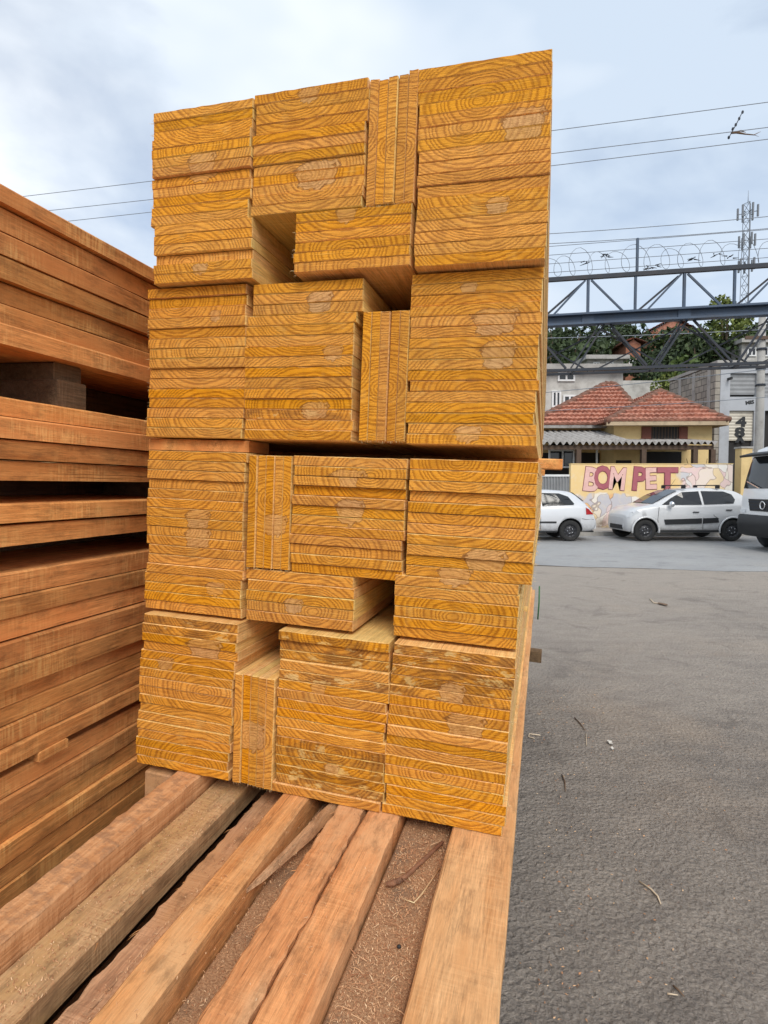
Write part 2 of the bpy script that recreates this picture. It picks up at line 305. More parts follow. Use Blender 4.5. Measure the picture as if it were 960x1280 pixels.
def mural_mat():
    N = NT('mural_painted_wall', 0.85); o = N.obj()
    base = N.mix(N.noise(o, 1.6, 4), (0.82, 0.55, 0.21), (0.85, 0.66, 0.36))
    w = N.vmath('ADD', N.map(o, (1, 0, 1)), N.vmath('SCALE', N.noise(o, 1.3, 2, col=True), scale=1.2))
    k = N.n('ShaderNodeTexVoronoi', feature='F1'); N.put(k.inputs['Vector'], w); k.inputs['Scale'].default_value = 2.0
    s = N.n('ShaderNodeSeparateColor'); N.put(s.inputs[0], k.outputs['Color'])
    cell = N.ramp(s.outputs[0], [(0.0, (0.84, 0.78, 0.66)), (0.22, (0.80, 0.60, 0.58)), (0.36, (0.56, 0.56, 0.60)), (0.48, (0.86, 0.83, 0.78)), (0.7, (0.82, 0.74, 0.62)), (0.8, (0.80, 0.42, 0.14)), (0.92, (0.84, 0.66, 0.40))])
    edge = N.voro(w, 2.0, 'DISTANCE_TO_EDGE')
    cell = N.mix(N.ramp(edge, [(0.012, 0.6), (0.035, 0.0)]), cell, (0.20, 0.12, 0.10))
    z = N.n('ShaderNodeSeparateXYZ'); N.put(z.inputs[0], o)
    low = N.ramp(N.math('ADD', z.outputs[2], N.math('MULTIPLY', N.noise(o, 1.1, 3), 0.5)), [(0.50, 1.0), (0.54, 0.0)])   # cut below the lettering
    N2 = N.math('ADD', z.outputs[2], N.lin(N.noise(o, 1.4, 3), -0.45, 0.45))
    low = N.ramp(N.math('DIVIDE', N2, 2.4), [(0.42, 1.0), (0.45, 0.0)])
    right = N.ramp(N.math('DIVIDE', N.math('ADD', z.outputs[0], N.lin(N.noise(o, 1.2, 2), -0.5, 0.5)), 6.0), [(0.60, 0.0), (0.63, 1.0)])
    m = N.math('MAXIMUM', low, right)
    c = N.mix(m, base, cell)
    c = N.mix(N.math('MULTIPLY', N.ramp(z.outputs[2], [(0.15, 1.0), (0.5, 0.0)]), N.ramp(N.noise(o, 3.0, 5, 0.7), [(0.3, 0.2), (0.6, 0.9)])), c, (0.17, 0.12, 0.08))
    c = N.mix(N.ramp(N.noise(o, 5, 6, 0.75), [(0.50, 0.0), (0.72, 0.55)]), c, (0.80, 0.70, 0.54))
    return N.out(c)
M['mural'] = mural_mat()
M['let_pink'] = plain('pale_pink_wall_paint', (0.78, 0.50, 0.45), 0.85, 0.2, 7.0, dirt=0.3, dirtc=(0.5, 0.2, 0.2))
M['let_maroon'] = plain('maroon_wall_paint', (0.40, 0.12, 0.15), 0.85, 0.25, 7.0, dirt=0.3, dirtc=(0.55, 0.25, 0.22))
M['let_line'] = plain('dark_maroon_outline_paint', (0.24, 0.065, 0.085), 0.85, 0.2, 7.0)
M['leaf_dark'] = None
def leaf_mat(name, a, b):
    N = NT(name, 0.6); p = N.n('ShaderNodeNewGeometry').outputs['Random Per Island']
    N.b.inputs['Specular IOR Level'].default_value = 0.25
    return N.out(N.mix(p, a, b))
M['leaf_dark'] = leaf_mat('dark_tree_leaves', (0.02, 0.034, 0.014), (0.055, 0.082, 0.03))
M['leaf_mid'] = leaf_mat('mid_green_leaves', (0.045, 0.075, 0.02), (0.11, 0.155, 0.045))
M['leaf_lit'] = leaf_mat('yellow_green_leaves', (0.08, 0.115, 0.025), (0.20, 0.23, 0.06))  # lighter yellow-green leaf colour for one tree and the bush
M['twig'] = plain('dry_twig', (0.16, 0.10, 0.06), 0.9, 0.3, 30.0)
M['straw'] = plain('pale_wood_sliver', (0.62, 0.50, 0.36), 0.85, 0.15, 30.0)
M['stick'] = plain('brown_bark_stick', (0.30, 0.14, 0.075), 0.85, 0.5, 60.0, dirt=0.5, bump=0.5)
M['paper'] = plain('pale_scrap', (0.60, 0.58, 0.54), 0.85, 0.15, 20.0)
M['green_strap'] = plain('green_plastic_strap', (0.04, 0.15, 0.06), 0.5, 0.1, 10.0)

# ------------------------------------------------------------------ mesh helpers
class MB:
    def __init__(s): s.v = []; s.f = []; s.mi = []; s.sm = []
    def add(s, vs, fs, mi=0, smooth=False):
        o = len(s.v); s.v += [tuple(v) for v in vs]
        for f in fs: s.f.append([o+i for i in f]); s.mi.append(mi); s.sm.append(smooth)
        return s
    def box(s, x0, x1, y0, y1, z0, z1, mi=0, mat=None):
        vs = [Vector((x, y, z)) for z in (z0, z1) for y in (y0, y1) for x in (x0, x1)]
        if mat is not None: vs = [mat @ v for v in vs]
        return s.add(vs, [(0, 2, 3, 1), (4, 5, 7, 6), (0, 1, 5, 4), (2, 6, 7, 3), (0, 4, 6, 2), (1, 3, 7, 5)], mi)
    def bar(s, a, b, w, h=None, mi=0, up=Vector((0, 0, 1))):
        a, b = Vector(a), Vector(b); h = w if h is None else h
        d = (b-a).normalized(); x = d.cross(up)
        if x.length < 1e-3: x = d.cross(Vector((0, 1, 0)))
        x.normalize(); y = x.cross(d)
        vs = [p + x*sx*w/2 + y*sy*h/2 for p in (a, b) for sx, sy in ((-1, -1), (1, -1), (1, 1), (-1, 1))]
        return s.add(vs, [(0, 1, 2, 3), (7, 6, 5, 4), (0, 4, 5, 1), (1, 5, 6, 2), (2, 6, 7, 3), (3, 7, 4, 0)], mi)
    def tube(s, pts, r, n=6, mi=0, cap=True):
        pts = [Vector(p) for p in pts]; rs = r if isinstance(r, (list, tuple)) else [r]*len(pts)
        o = len(s.v); pn = None; vs = []
        for i, p in enumerate(pts):
            d = (pts[min(i+1, len(pts)-1)] - pts[max(i-1, 0)]).normalized()
            if pn is None:
                pn = d.cross(Vector((0, 0, 1)))
                if pn.length < 1e-3: pn = d.cross(Vector((1, 0, 0)))
            pn = (pn - d*pn.dot(d)).normalized(); q = d.cross(pn)
            for k in range(n):
                a = 2*PI*k/n; vs.append(p + (pn*math.cos(a) + q*math.sin(a))*rs[i])
        fs = [(i*n+k, i*n+(k+1) % n, (i+1)*n+(k+1) % n, (i+1)*n+k) for i in range(len(pts)-1) for k in range(n)]
        if cap: fs += [tuple(range(n))[::-1], tuple((len(pts)-1)*n+k for k in range(n))]
        return s.add(vs, fs, mi, True)
    def lathe(s, prof, n=20, axis='Y', c=(0, 0, 0), mi=0):
        vs = []; c = Vector(c)
        for (r, h) in prof:
            for k in range(n):
                a = 2*PI*k/n
                vs.append(c + (Vector((r*math.cos(a), h, r*math.sin(a))) if axis == 'Y' else Vector((r*math.cos(a), r*math.sin(a), h)) if axis == 'Z' else Vector((h, r*math.cos(a), r*math.sin(a)))))
        fs = [(i*n+k, (i+1)*n+k, (i+1)*n+(k+1) % n, i*n+(k+1) % n) for i in range(len(prof)-1) for k in range(n)]
        return s.add(vs, fs, mi, True)
    def prism(s, poly, y0, y1, mi=0):          # poly in x,z, extruded along y
        n = len(poly); vs = [(x, y0, z) for x, z in poly] + [(x, y1, z) for x, z in poly]
        return s.add(vs, [tuple(range(n)), tuple(range(2*n-1, n-1, -1))] + [(i, n+i, n+(i+1) % n, (i+1) % n) for i in range(n)], mi)
    def mesh(s, name, mats):
        me = bpy.data.meshes.new(name); me.from_pydata(s.v, [], s.f)
        for m in (mats if isinstance(mats, (list, tuple)) else [mats]): me.materials.append(M[m] if isinstance(m, str) else m)
        me.polygons.foreach_set('material_index', s.mi); me.polygons.foreach_set('use_smooth', s.sm)
        bm = bmesh.new(); bm.from_mesh(me); bmesh.ops.recalc_face_normals(bm, faces=bm.faces); bm.to_mesh(me); bm.free()
        me.update(); return me
    def build(s, name, mats, parent=None, mat=None):
        o = bpy.data.objects.new(name, s.mesh(name, mats)); COL.objects.link(o)
        if mat is not None: o.matrix_world = mat
        if parent is not None: o.parent = parent
        return o
def tag(o, label=None, cat=None, group=None, kind=None):
    if label: o['label'] = label
    if cat: o['category'] = cat
    if group: o['group'] = group
    if kind: o['kind'] = kind
    return o
def empty(name, loc=(0, 0, 0), rz=0.0):
    o = bpy.data.objects.new(name, None); COL.objects.link(o); o.location = loc; o.rotation_euler = (0, 0, rz); o.empty_display_size = 0.2
    return o
FPX = 708.0; HOR = 609.5
def gx(px, y): return (px-480.0)/FPX*y                 # metres sideways of something y metres away
def gz(py, y): return CAMH + (HOR-py)/FPX*y            # its height above the road
ORD = ['topmost', 'second', 'third', 'fourth', 'fifth', 'sixth', 'seventh', 'eighth', 'ninth', 'tenth', 'eleventh', 'twelfth', 'thirteenth', 'fourteenth', 'fifteenth', 'sixteenth', 'seventeenth', 'eighteenth', 'nineteenth']

# ------------------------------------------------------------------ the setting: ground, yard, road, sidewalk, hill
def sheet(name, pts, z, mat, label=None):
    o = MB().add([(x, y, z) for x, y in pts], [tuple(range(len(pts)))]).build(name, mat); tag(o, kind='structure'); return o
sheet('ground', [(-900, -500), (900, -500), (900, 1500), (-900, 1500)], -0.008, 'earth')
sheet('yard', [(-30, -14), (34, -14), (34, 10.57-0.189*31.0), (-30, 10.57+0.189*33.0)], -0.004, 'lot')
sheet('road', [(-32.3, 17.24)] + [(-32.0+0.5*i, 10.57-0.189*(-32.0+0.5*i-2.98)+0.22*mnoise.noise(Vector((i*0.31, 0, 0)))+0.08*mnoise.noise(Vector((i*1.3, 5, 0)))) for i in range(1, 160)] + [(60, -0.2), (60, 17.25), (-32.2, 17.25)], 0.0, 'road')
kerb = MB().box(-40, 60, 17.2, 17.36, -0.006, 0.13).build('kerb', 'kerb'); tag(kerb, kind='structure')
sw = MB().box(-40, 60, 17.36, 19.0, -0.006, 0.126).build('sidewalk', 'sidewalk'); tag(sw, kind='structure')
def hill():
    mb = MB(); nx, ny = 44, 30; vs = []
    for j in range(ny+1):
        for i in range(nx+1):
            x = -130 + 320*i/nx; y = 36 + 190*j/ny; t = min(1, max(0, (y-38)/85)); t = t*t*(3-2*t)
            z = t*17 + t*2.5*mnoise.noise(Vector((x*0.02, y*0.03, 0))) - 0.02
            vs.append((x, y, z))
    mb.add(vs, [(j*(nx+1)+i, j*(nx+1)+i+1, (j+1)*(nx+1)+i+1, (j+1)*(nx+1)+i) for j in range(ny) for i in range(nx)], 0, True)
    tag(mb.build('hill', 'hill'), kind='structure')
hill()
def hill_z(y): t = min(1, max(0, (y-38)/85)); return (t*t*(3-2*t))*17

# ------------------------------------------------------------------ timber: one slightly tilted frame shared by everything on the bearers
YAW, TILT, NOD = 0.27505, 0.04178, 0.0022
_d = Vector((math.sin(YAW), math.cos(YAW), 0)); _r = Vector((math.cos(YAW), -math.sin(YAW), 0)); _u = Vector((0, 0, 1))
_r2 = _r*math.cos(TILT) - _u*math.sin(TILT); _u2 = _u*math.cos(TILT) + _r*math.sin(TILT)
_d2 = _d*math.cos(NOD) + _u2*math.sin(NOD); _u3 = _u2*math.cos(NOD) - _d*math.sin(NOD)
O0 = Vector((0.2759, 1.2859, CAMH-0.8149))
FR = Matrix(((_r2.x, _d2.x, _u3.x, O0.x), (_r2.y, _d2.y, _u3.y, O0.y), (_r2.z, _d2.z, _u3.z, O0.z), (0, 0, 0, 1)))
CU, CV, CW = 0.0496, 0.8205, -1.3107               # the camera inside that frame
def place(u, w, v, rot=0.0): return FR @ Matrix.Translation((u, w, v)) @ Matrix.Rotation(rot, 4, 'Y')

def board_mesh(name, w, h, L, pith, knot, kr, mats, rnd, n=8, chip=0.0007):
    """a sawn board along +y, near end at y = 0; pith and knot in the end face's own metres"""
    n = max(2, n); mb = MB(); vs = []; asp = 0.9 + 0.9*((knot[0]*37.7) % 1.0)
    def loop(y, j, inset):
        top = [(-w/2 + inset + (w-2*inset)*i/n, y + rnd.uniform(-j, j), h/2 - inset + rnd.uniform(-j, j)) for i in range(n+1)]
        bot = [(-w/2 + inset + (w-2*inset)*i/n, y + rnd.uniform(-j, j), -h/2 + inset + rnd.uniform(-j, j)) for i in range(n+1)]
        return top + bot[::-1]
    m = 2*(n+1)
    vs = loop(0, chip, 0.0013) + loop(0.004, chip*0.4, 0.0) + loop(0.05, 0, 0.0)
    far = [(-w/2, L, h/2), (w/2, L, h/2), (w/2, L, -h/2), (-w/2, L, -h/2)]
    fs = [(i, i+1, m-2-i, m-1-i) for i in range(n)]; mi = [0]*n
    for a in (0, m):
        fs += [(a+i, a+(i+1) % m, a+m+(i+1) % m, a+m+i) for i in range(m)]; mi += [1]*m
    b = 2*m; o = 3*m
    fs += [tuple(b+i for i in range(n+1)) + (o+1, o), (b+n, b+n+1, o+2, o+1), tuple(b+n+1+i for i in range(n+1)) + (o+3, o+2), (b+m-1, b, o, o+3), (o, o+1, o+2, o+3)]
    mi += [1]*4 + [0]
    me = bpy.data.meshes.new(name); me.from_pydata(vs + far, [], fs)
    for q in mats: me.materials.append(M[q])
    me.polygons.foreach_set('material_index', mi)
    uvs = [me.uv_layers.new(name=k) for k in ('rings', 'knot', 'face')]
    for l in me.loops:
        x, y, z = me.vertices[l.vertex_index].co
        uvs[0].data[l.index].uv = (x-pith[0], z-pith[1])
        uvs[1].data[l.index].uv = ((x-knot[0])/(kr*asp), (z-knot[1])/kr)
        uvs[2].data[l.index].uv = (x+pith[2], z+pith[3])
    bm = bmesh.new(); bm.from_mesh(me); bmesh.ops.recalc_face_normals(bm, faces=bm.faces); bm.to_mesh(me); bm.free()
    return me

# knots seen on the cut face: (u, v, radius) in stack metres
def face_uv(px, py):
    # a point of the photograph's cut face in the stack's own plane
    x = (px-480)/708.0; y = -(py-640)/708.0; p = 0.0431
    k = Vector((x, math.cos(p)+math.sin(p)*y, -math.sin(p)+math.cos(p)*y))
    q = FR.to_3x3().inverted() @ k
    t = -CW/q.y
    return (CU + q.x*t, CV + q.z*t)
KN = [(*face_uv(a, b), c) for a, b, c in [
    (254, 207, .040), (386, 118, .018), (395, 216, .036), (433, 267, .022), (655, 155, .040), (622, 257, .022), (250, 336, .015),
    (263, 391, .016), (395, 373, .030), (412, 438, .020), (388, 511, .024), (583, 541, .021), (618, 398, .034), (622, 440, .036), (584, 356, .016),
    (240, 650, .030), (239, 674, .032), (262, 738, .020), (340, 657, .030), (430, 600, .030), (433, 640, .034), (361, 760, .022), (408, 767, .026),
    (605, 706, .038), (566, 722, .026), (256, 812, .034), (207, 829, .020), (317, 920, .042), (398, 861, .016), (415, 962, .017), (565, 868, .03), (582, 908, .034)]]
STACK_L = 3.0
splinter_jobs = []
def pine(u, w, v, width, thick, label, group, pith, stain=False, upright=False, rnd=random):
    # nearest knot that touches this board
    uw, vh = (thick, width) if upright else (width, thick)
    best = None
    for (ku, kv, kr) in KN:
        if abs(ku-u) < uw/2+kr*0.5 and abs(kv-v) < vh/2+kr*0.55:
            dd = abs(kv-v) + abs(ku-u)*0.2 - kr*0.5
            if best is None or dd < best[0]: best = (dd, ku, kv, kr)
    knot, kr = ((best[1]-u, best[2]-v), best[3]) if best else ((9, 9), 0.03)
    mats = ['pine_end_stained' if stain else 'pine_end', 'pine_side']
    if upright:
        # local x = across thickness, z = along the width: no rotation needed
        me = board_mesh('pine_board', thick, width, STACK_L + rnd.uniform(-0.03, 0.03), (pith[0]-u, pith[1]-v, u, v), knot, kr, mats, rnd, n=3)
    else:
        me = board_mesh('pine_board', width, thick, STACK_L + rnd.uniform(-0.03, 0.03), (pith[0]-u+rnd.uniform(-0.007, 0.007), pith[1]-v+rnd.uniform(-0.004, 0.004), u, v), knot, kr, mats, rnd, n=14)
    o = bpy.data.objects.new('pine_board', me); COL.objects.link(o)
    o.matrix_world = place(u, w, v, rnd.uniform(-0.0015, 0.0015) if not upright else rnd.uniform(-0.003, 0.003))
    tag(o, label.replace('pine board', 'knotty pine board') if best else label, 'board', group)
    return o
GRP = 'pine boards stacked in four packs'
def piths(n, u0, u1, vtop, t, rnd):
    """groups of neighbouring boards were sawn from one log and share its rings"""
    out = []
    i = 0
    while i < n:
        g = min(n-i, rnd.choice([2, 3, 4, 4, 5, 6]))
        pu = u0 + (u1-u0)*rnd.uniform(0.30, 0.70); pv = vtop - (i+g*0.5)*t + rnd.choice([-1, 1])*(g*0.5*t*rnd.uniform(0.2, 1.0) + rnd.choice([0, 0, 0.02, 0.04, 0.06]))
        out += [(pu, pv)]*g; i += g
    return out
def column(u0, u1, v0, v1, n, off, where, rnd, shift=None, stain=(), spl=None):
    t = (v1-v0)/n; ps = piths(n, u0, u1, v1, t, rnd); run = 0.0; runw = 0.0
    for i in range(n):
        if rnd.random() < 0.45: run = rnd.uniform(-0.0048, 0.0048)
        if rnd.random() < 0.55: runw = rnd.choice([-1, 1])*0.006*rnd.random()**2 + (rnd.uniform(-0.006, 0.008) if rnd.random() < 0.15 else 0)
        s = (shift(i, n) if shift else 0.0) + run
        wd = (u1-u0) - 0.003 + rnd.uniform(-0.003, 0.002)
        o = pine((u0+u1)/2 + s, off + runw, v1 - (i+0.5)*t, wd, t - 0.0008, '%s pine board %sin the %s' % (ORD[i], '' if i == 0 else 'from the top ', where), GRP, ps[i], stain=i in stain, rnd=rnd)
        if spl and rnd.random() < spl[1]: splinter_jobs.append((o, wd, t, spl[0]))
def uprights(u0, u1, v0, v1, n, off, where, rnd, lean=0.0, drops=None):
    t = (u1-u0)/n; g0 = (u0+u1)/2 + rnd.uniform(-0.02, 0.02); pv = (v0+v1)/2 + rnd.uniform(-0.04, 0.04)
    for i in range(n):
        p = (g0, pv) if i not in (0,) else (u0-0.06, pv+0.05)
        dz = drops[i] if drops else 0.0
        o = pine(u0 + (i+0.5)*t, off + rnd.uniform(-0.005, 0.005), (v0+v1)/2 + dz/2, (v1-v0) + dz - 0.002, t - 0.0009,
             '%s upright pine board %s%s' % (['first', 'second', 'third', 'fourth', 'last'][i], 'from the left in the ', where), GRP, p, upright=True, rnd=rnd)
        splinter_jobs.append((o, t, (v1-v0), 'ubot'))
def sc(a, off, c): return c + (a-c)*(off-CW)/(-CW)     # a face position carried back to a pack set further in
def build_stack():
    rnd = random.Random(11)
    T, S2, T3, B = 'top pack', 'second pack', 'third pack', 'bottom pack'
    # --- top pack
    column(-0.990, -0.697, 1.468, 1.757, 12, 0.0, 'left column of the ' + T, rnd, lambda i, n: -0.006*i/n, spl=('left', 0.7))
    column(-0.980, -0.686, 1.316, 1.4675, 6, 0.0, 'lower left block of the ' + T, rnd, spl=('left', 0.6))
    column(-0.695, -0.397, 1.469, 1.762, 12, 0.0, 'upper middle column of the ' + T, rnd)
    column(-0.575, -0.277, 1.322, 1.4655, 6, 0.0, 'lower middle block of the ' + T, rnd, spl=('left', 0.9))
    uprights(-0.394, -0.277, 1.4665, 1.757, 5, 0.0, T, rnd, drops=[0.0, -0.006, -0.004, 0.002, 0.008])
    column(-0.274, 0.024, 1.316, 1.760, 17, 0.0, 'right column of the ' + T, rnd, lambda i, n: -0.005+0.010*i/n)
    # --- second pack, set in a little
    f = 0.025; cu = lambda a: sc(a, f, CU); cv = lambda a: sc(a, f, CV)
    column(cu(-0.993), cu(-0.697), cv(0.913), cv(1.303), 15, f, 'left column of the ' + S2, rnd, lambda i, n: -0.016*(i/n)**2, spl=('left', 0.4))
    column(cu(-0.692), cu(-0.396), cv(0.911), cv(1.300), 15, f, 'middle column of the ' + S2, rnd, lambda i, n: 0.006 if i < 3 else -0.008, stain=(12,))
    uprights(cu(-0.390), cu(-0.274), cv(0.912), cv(1.221), 5, f, S2, rnd, drops=[0, 0, -0.002, 0.001, 0])
    column(cu(-0.274), cu(0.026), cv(0.908), cv(1.302), 16, f, 'right column of the ' + S2, rnd, spl=('right', 0.25))
    # --- third pack
    f = 0.030
    column(cu(-0.984), cu(-0.686), cv(0.443), cv(0.876), 17, f, 'left column of the ' + T3, rnd, lambda i, n: -0.007*i/n, spl=('left', 0.25))
    uprights(cu(-0.682), cu(-0.563), cv(0.580), cv(0.872), 5, f, T3, rnd)
    column(cu(-0.561), cu(-0.265), cv(0.578), cv(0.873), 12, f, 'upper middle column of the ' + T3, rnd, lambda i, n: -0.004*i/n)
    column(cu(-0.684), cu(-0.386), cv(0.443), cv(0.577), 5, f, 'lower middle block of the ' + T3, rnd)
    column(cu(-0.262), cu(0.035), cv(0.443), cv(0.874), 17, f, 'right column of the ' + T3, rnd, lambda i, n: 0.002 if i < 11 else -0.026, spl=('right', 0.8))
    # --- bottom pack
    column(-1.000, -0.704, 0.001, 0.427, 17, 0.0, 'left column of the ' + B, rnd, lambda i, n: 0.004-0.020*i/n, stain=(0, 1))
    uprights(-0.708, -0.590, 0.001, 0.297, 5, 0.0, B, rnd)
    column(-0.587, -0.290, 0.001, 0.425, 17, 0.0, 'middle column of the ' + B, rnd, stain=(0, 1, 2, 4, 11, 12, 13, 14, 15))
    column(-0.285, 0.009, 0.001, 0.427, 17, 0.0, 'right column of the ' + B, rnd, lambda i, n: 0.003-0.010*i/n, stain=(0, 1, 2, 3, 4), spl=('right', 0.6))
build_stack()

def splinters():
    rnd = random.Random(5)
    for (o, wd, t, side) in splinter_jobs:
        mb = MB(); k = rnd.randint(3, 7) if side != 'right' else rnd.randint(8, 16)
        if side == 'ubot': k = 5
        for _ in range(k):
            if side == 'ubot':
                p = Vector((rnd.uniform(-wd/2, wd/2), rnd.uniform(-0.001, 0.004), -t/2+0.001)); dirv = Vector((rnd.uniform(-0.5, 0.5), rnd.uniform(-0.4, 0.3), -1)); ln = rnd.uniform(0.002, 0.007)
            elif side == 'left':
                p = Vector((-wd/2+0.0005, rnd.uniform(0.0, 0.02), rnd.uniform(-t/2, t/2))); dirv = Vector((-1, rnd.uniform(-0.7, 0.7), rnd.uniform(-0.5, 0.4))); ln = rnd.uniform(0.004, 0.014)
            else:
                p = Vector((wd/2-0.0005, rnd.random()**2*1.6, rnd.uniform(-t/2, t/2))); dirv = Vector((1, rnd.uniform(-1.2, 0.6), rnd.uniform(-0.6, 0.5))); ln = rnd.uniform(0.004, 0.018)
            dirv.normalize(); q = p + dirv*ln*0.6 + Vector((0, 0, rnd.uniform(-0.3, 0.3)*ln)); e = p + dirv*ln
            e.z -= rnd.uniform(0, 0.35)*ln
            r0 = rnd.uniform(0.0003, 0.0008)
            mb.tube([p, q, e], [r0, r0*0.7, r0*0.15], 3)
        tag(mb.build('splinter_fringe', 'splinter', o), kind='stuff')
splinters()

def timber(name, mat, u0, u1, w0, w1, v0, v1, label, cat, group=None, seg=10, jit=0.0, wav=0.0, endmat=None, seed=0, along='w', edge=None, lw=0.0):
    """a rough sawn beam or plank; edges wander by jit (fine) and wav (broad)"""
    rnd = random.Random(seed + hash((round(u0*1000), round(w0*1000))) % 9999)
    mb = MB(); L = (w1-w0) if along == 'w' else (u1-u0); A = (u1-u0) if along == 'w' else (w1-w0); H = v1-v0
    k = 4; vs = []; ph = rnd.uniform(0, 50)
    b = min(0.004, H*0.15)
    for i in range(seg+1):
        s = L*i/seg
        def jn(c, amp, wv): return amp*mnoise.noise(Vector((s*38, ph+c*7.7, 0))) + wv*mnoise.noise(Vector((s*4.5, ph+c*3.1, 9)))
        xl, xr = -A/2 + jn(0, jit, wav), A/2 + jn(1, jit, wav)
        zt = H/2
        ring = [(xl, -H/2), (xl, zt-b+jn(2, jit*0.3, 0)), (xl+b, zt+jn(3, jit*0.25, wav*0.1)), (xr-b, zt+jn(4, jit*0.25, wav*0.1)), (xr, zt-b+jn(5, jit*0.3, 0)), (xr, -H/2)]
        for (x, z) in ring: vs.append((x, s, z) if along == 'w' else (s, x, z))
    n = 6
    fs = [(i*n+j, i*n+(j+1) % n, (i+1)*n+(j+1) % n, (i+1)*n+j) for i in range(seg) for j in range(n)] + [tuple(range(n)), tuple(seg*n+j for j in range(n))]
    mb.add(vs, fs)
    o = mb.build(name, mat)
    o.matrix_world = place((u0+u1)/2, w0, (v0+v1)/2) if along == 'w' else place(u0, (w0+w1)/2, (v0+v1)/2)
    tag(o, label, cat, group); return o

def base_planks():
    g = 'base planks under the pine stack'; w0, w1 = -1.0, 3.3
    # each plank's top level differs; all lie on the cross bearers at v = -0.105
    timber('base_plank', 'mottled', -0.880, -0.806, w0, w1, -0.105, 0.0, 'narrow orange base plank with mottled adze marks, leftmost under the stack', 'plank', g, 150, 0.005, 0.003, seed=1)
    timber('base_plank', 'grey_plank', -0.802, -0.703, w0, w1, -0.105, -0.050, 'dusty grey-beige base plank beside the dark gap', 'plank', g, 80, 0.002, 0.003, seed=2)
    timber('base_plank', 'grey_plank', -0.660, -0.563, w0, w1, -0.105, -0.068, 'low greyed base plank with a rough bark edge', 'plank', g, 220, 0.008, 0.008, seed=3)
    timber('base_plank', 'orange_plank', -0.560, -0.488, w0, w1, -0.105, 0.0, 'square orange base beam under the sharp broken sliver', 'plank', g, 120, 0.0015, 0.003, seed=4)
    timber('base_plank', 'sawdust_plank', -0.484, -0.412, w0, w1, -0.105, -0.060, 'low brown base plank sunk between two orange ones', 'plank', g, 80, 0.003, 0.003, seed=5)
    timber('base_plank', 'orange_plank', -0.408, -0.336, w0, w1, -0.105, 0.0, 'wide orange base plank with a splintered grey left edge', 'plank', g, 220, 0.006, 0.005, seed=6)
    timber('base_plank', 'orange_plank', -0.330, -0.247, w0, w1, -0.105, 0.0, 'orange base plank left of the sawdust covered one', 'plank', g, 180, 0.003, 0.003, seed=7)
    timber('base_plank', 'sawdust_plank', -0.243, -0.121, w0, w1, -0.105, -0.042, 'low base plank thickly covered in sawdust', 'plank', g, 60, 0.002, 0.002, seed=8)
    timber('base_plank', 'pale_plank', -0.117, 0.026, w0, w1, -0.048, 0.0, 'pale yellow base plank at the right edge beside the asphalt', 'plank', g, 80, 0.0012, 0.004, seed=9)
    timber('base_plank', 'dark_beam', -0.112, -0.06, w0, w1, -0.105, -0.049, 'dark batten hidden under the pale right hand base plank', 'plank', g, 20, 0.001, 0.002, seed=10)
    rs = random.Random(17)
    for o in [q for q in bpy.data.objects if q.get('label', '').startswith(('low greyed base plank', 'wide orange base plank', 'dusty grey-beige'))]:
        hwid = max(v.co.x for v in o.data.vertices); top = max(v.co.z for v in o.data.vertices); m = MB(); sd = 1 if o['label'].startswith('dusty') else -1
        for _ in range(26):
            y = rs.uniform(0.2, 1.15); ln = rs.uniform(0.006, 0.035); p = Vector((sd*(hwid-0.009), y, top-0.004-rs.uniform(0, 0.012))); e = p + Vector((sd*ln*rs.uniform(0.1, 0.5), -ln*rs.uniform(0.4, 1.0), rs.uniform(-0.3, 0.25)*ln))
            r0 = rs.uniform(0.0005, 0.0018); m.tube([p, p.lerp(e, 0.5)+Vector((0, 0, ln*0.06)), e], [r0, r0*0.7, r0*0.1], 4)
        tag(m.build('splinter_fringe', 'orange_plank', o), kind='stuff')
    # broken sliver of wood lying across the beams
    mb = MB(); pts = [(-0.425, 0.02), (-0.437, -0.04), (-0.447, -0.11), (-0.462, -0.20), (-0.478, -0.275), (-0.487, -0.315)]
    hw = [0.019, 0.019, 0.017, 0.013, 0.007, 0.0012]; vs = []
    for (a, b), h in zip(pts, hw):
        t = 0.010 + 0.012*min(1, h/0.019)
        vs += [(a-h, b, 0.003), (a-h*0.4, b, 0.003+t*0.8), (a+h*0.5, b, 0.003+t), (a+h+random.uniform(-.003, .003), b, 0.003)]
    n = 4; mb.add(vs, [(i*n+j, i*n+(j+1) % n, (i+1)*n+(j+1) % n, (i+1)*n+j) for i in range(len(pts)-1) for j in range(n)] + [tuple(range(n)), tuple((len(pts)-1)*n+j for j in range(n))])
    tag(mb.build('wood_sliver', 'grey_plank', mat=FR @ Matrix.Translation((0, 0, -0.03)) @ Matrix.Rotation(0, 4, 'X')), 'long pointed grey sliver of wood lying on the base planks', 'wood sliver')
    # twig on the sawdust plank
    mb = MB(); mb.tube([(-0.136, -0.02, -0.028), (-0.165, -0.09, -0.030), (-0.192, -0.155, -0.032), (-0.206, -0.18, -0.031)], [0.004, 0.0045, 0.005, 0.006], 8)
    mb.tube([(-0.206, -0.178, -0.031), (-0.214, -0.190, -0.029), (-0.226, -0.196, -0.030)], [0.0058, 0.0062, 0.004], 8)
    mb.tube([(-0.20, -0.17, -0.028), (-0.190, -0.178, -0.025), (-0.178, -0.174, -0.03)], [0.002, 0.0015, 0.001], 5)
    tag(mb.build('broken_stick', 'stick', mat=FR), 'short brown broken stick lying on the sawdust', 'stick')
    mb = MB(); mb.tube([(-0.128, -0.10, -0.036), (-0.150, -0.19, -0.037), (-0.160, -0.22, -0.036), (-0.185, -0.215, -0.037)], [0.0016, 0.0018, 0.0014, 0.0008], 5)
    tag(mb.build('twig', 'splinter', mat=FR), 'thin pale forked twig on the sawdust beside the stick', 'twig')
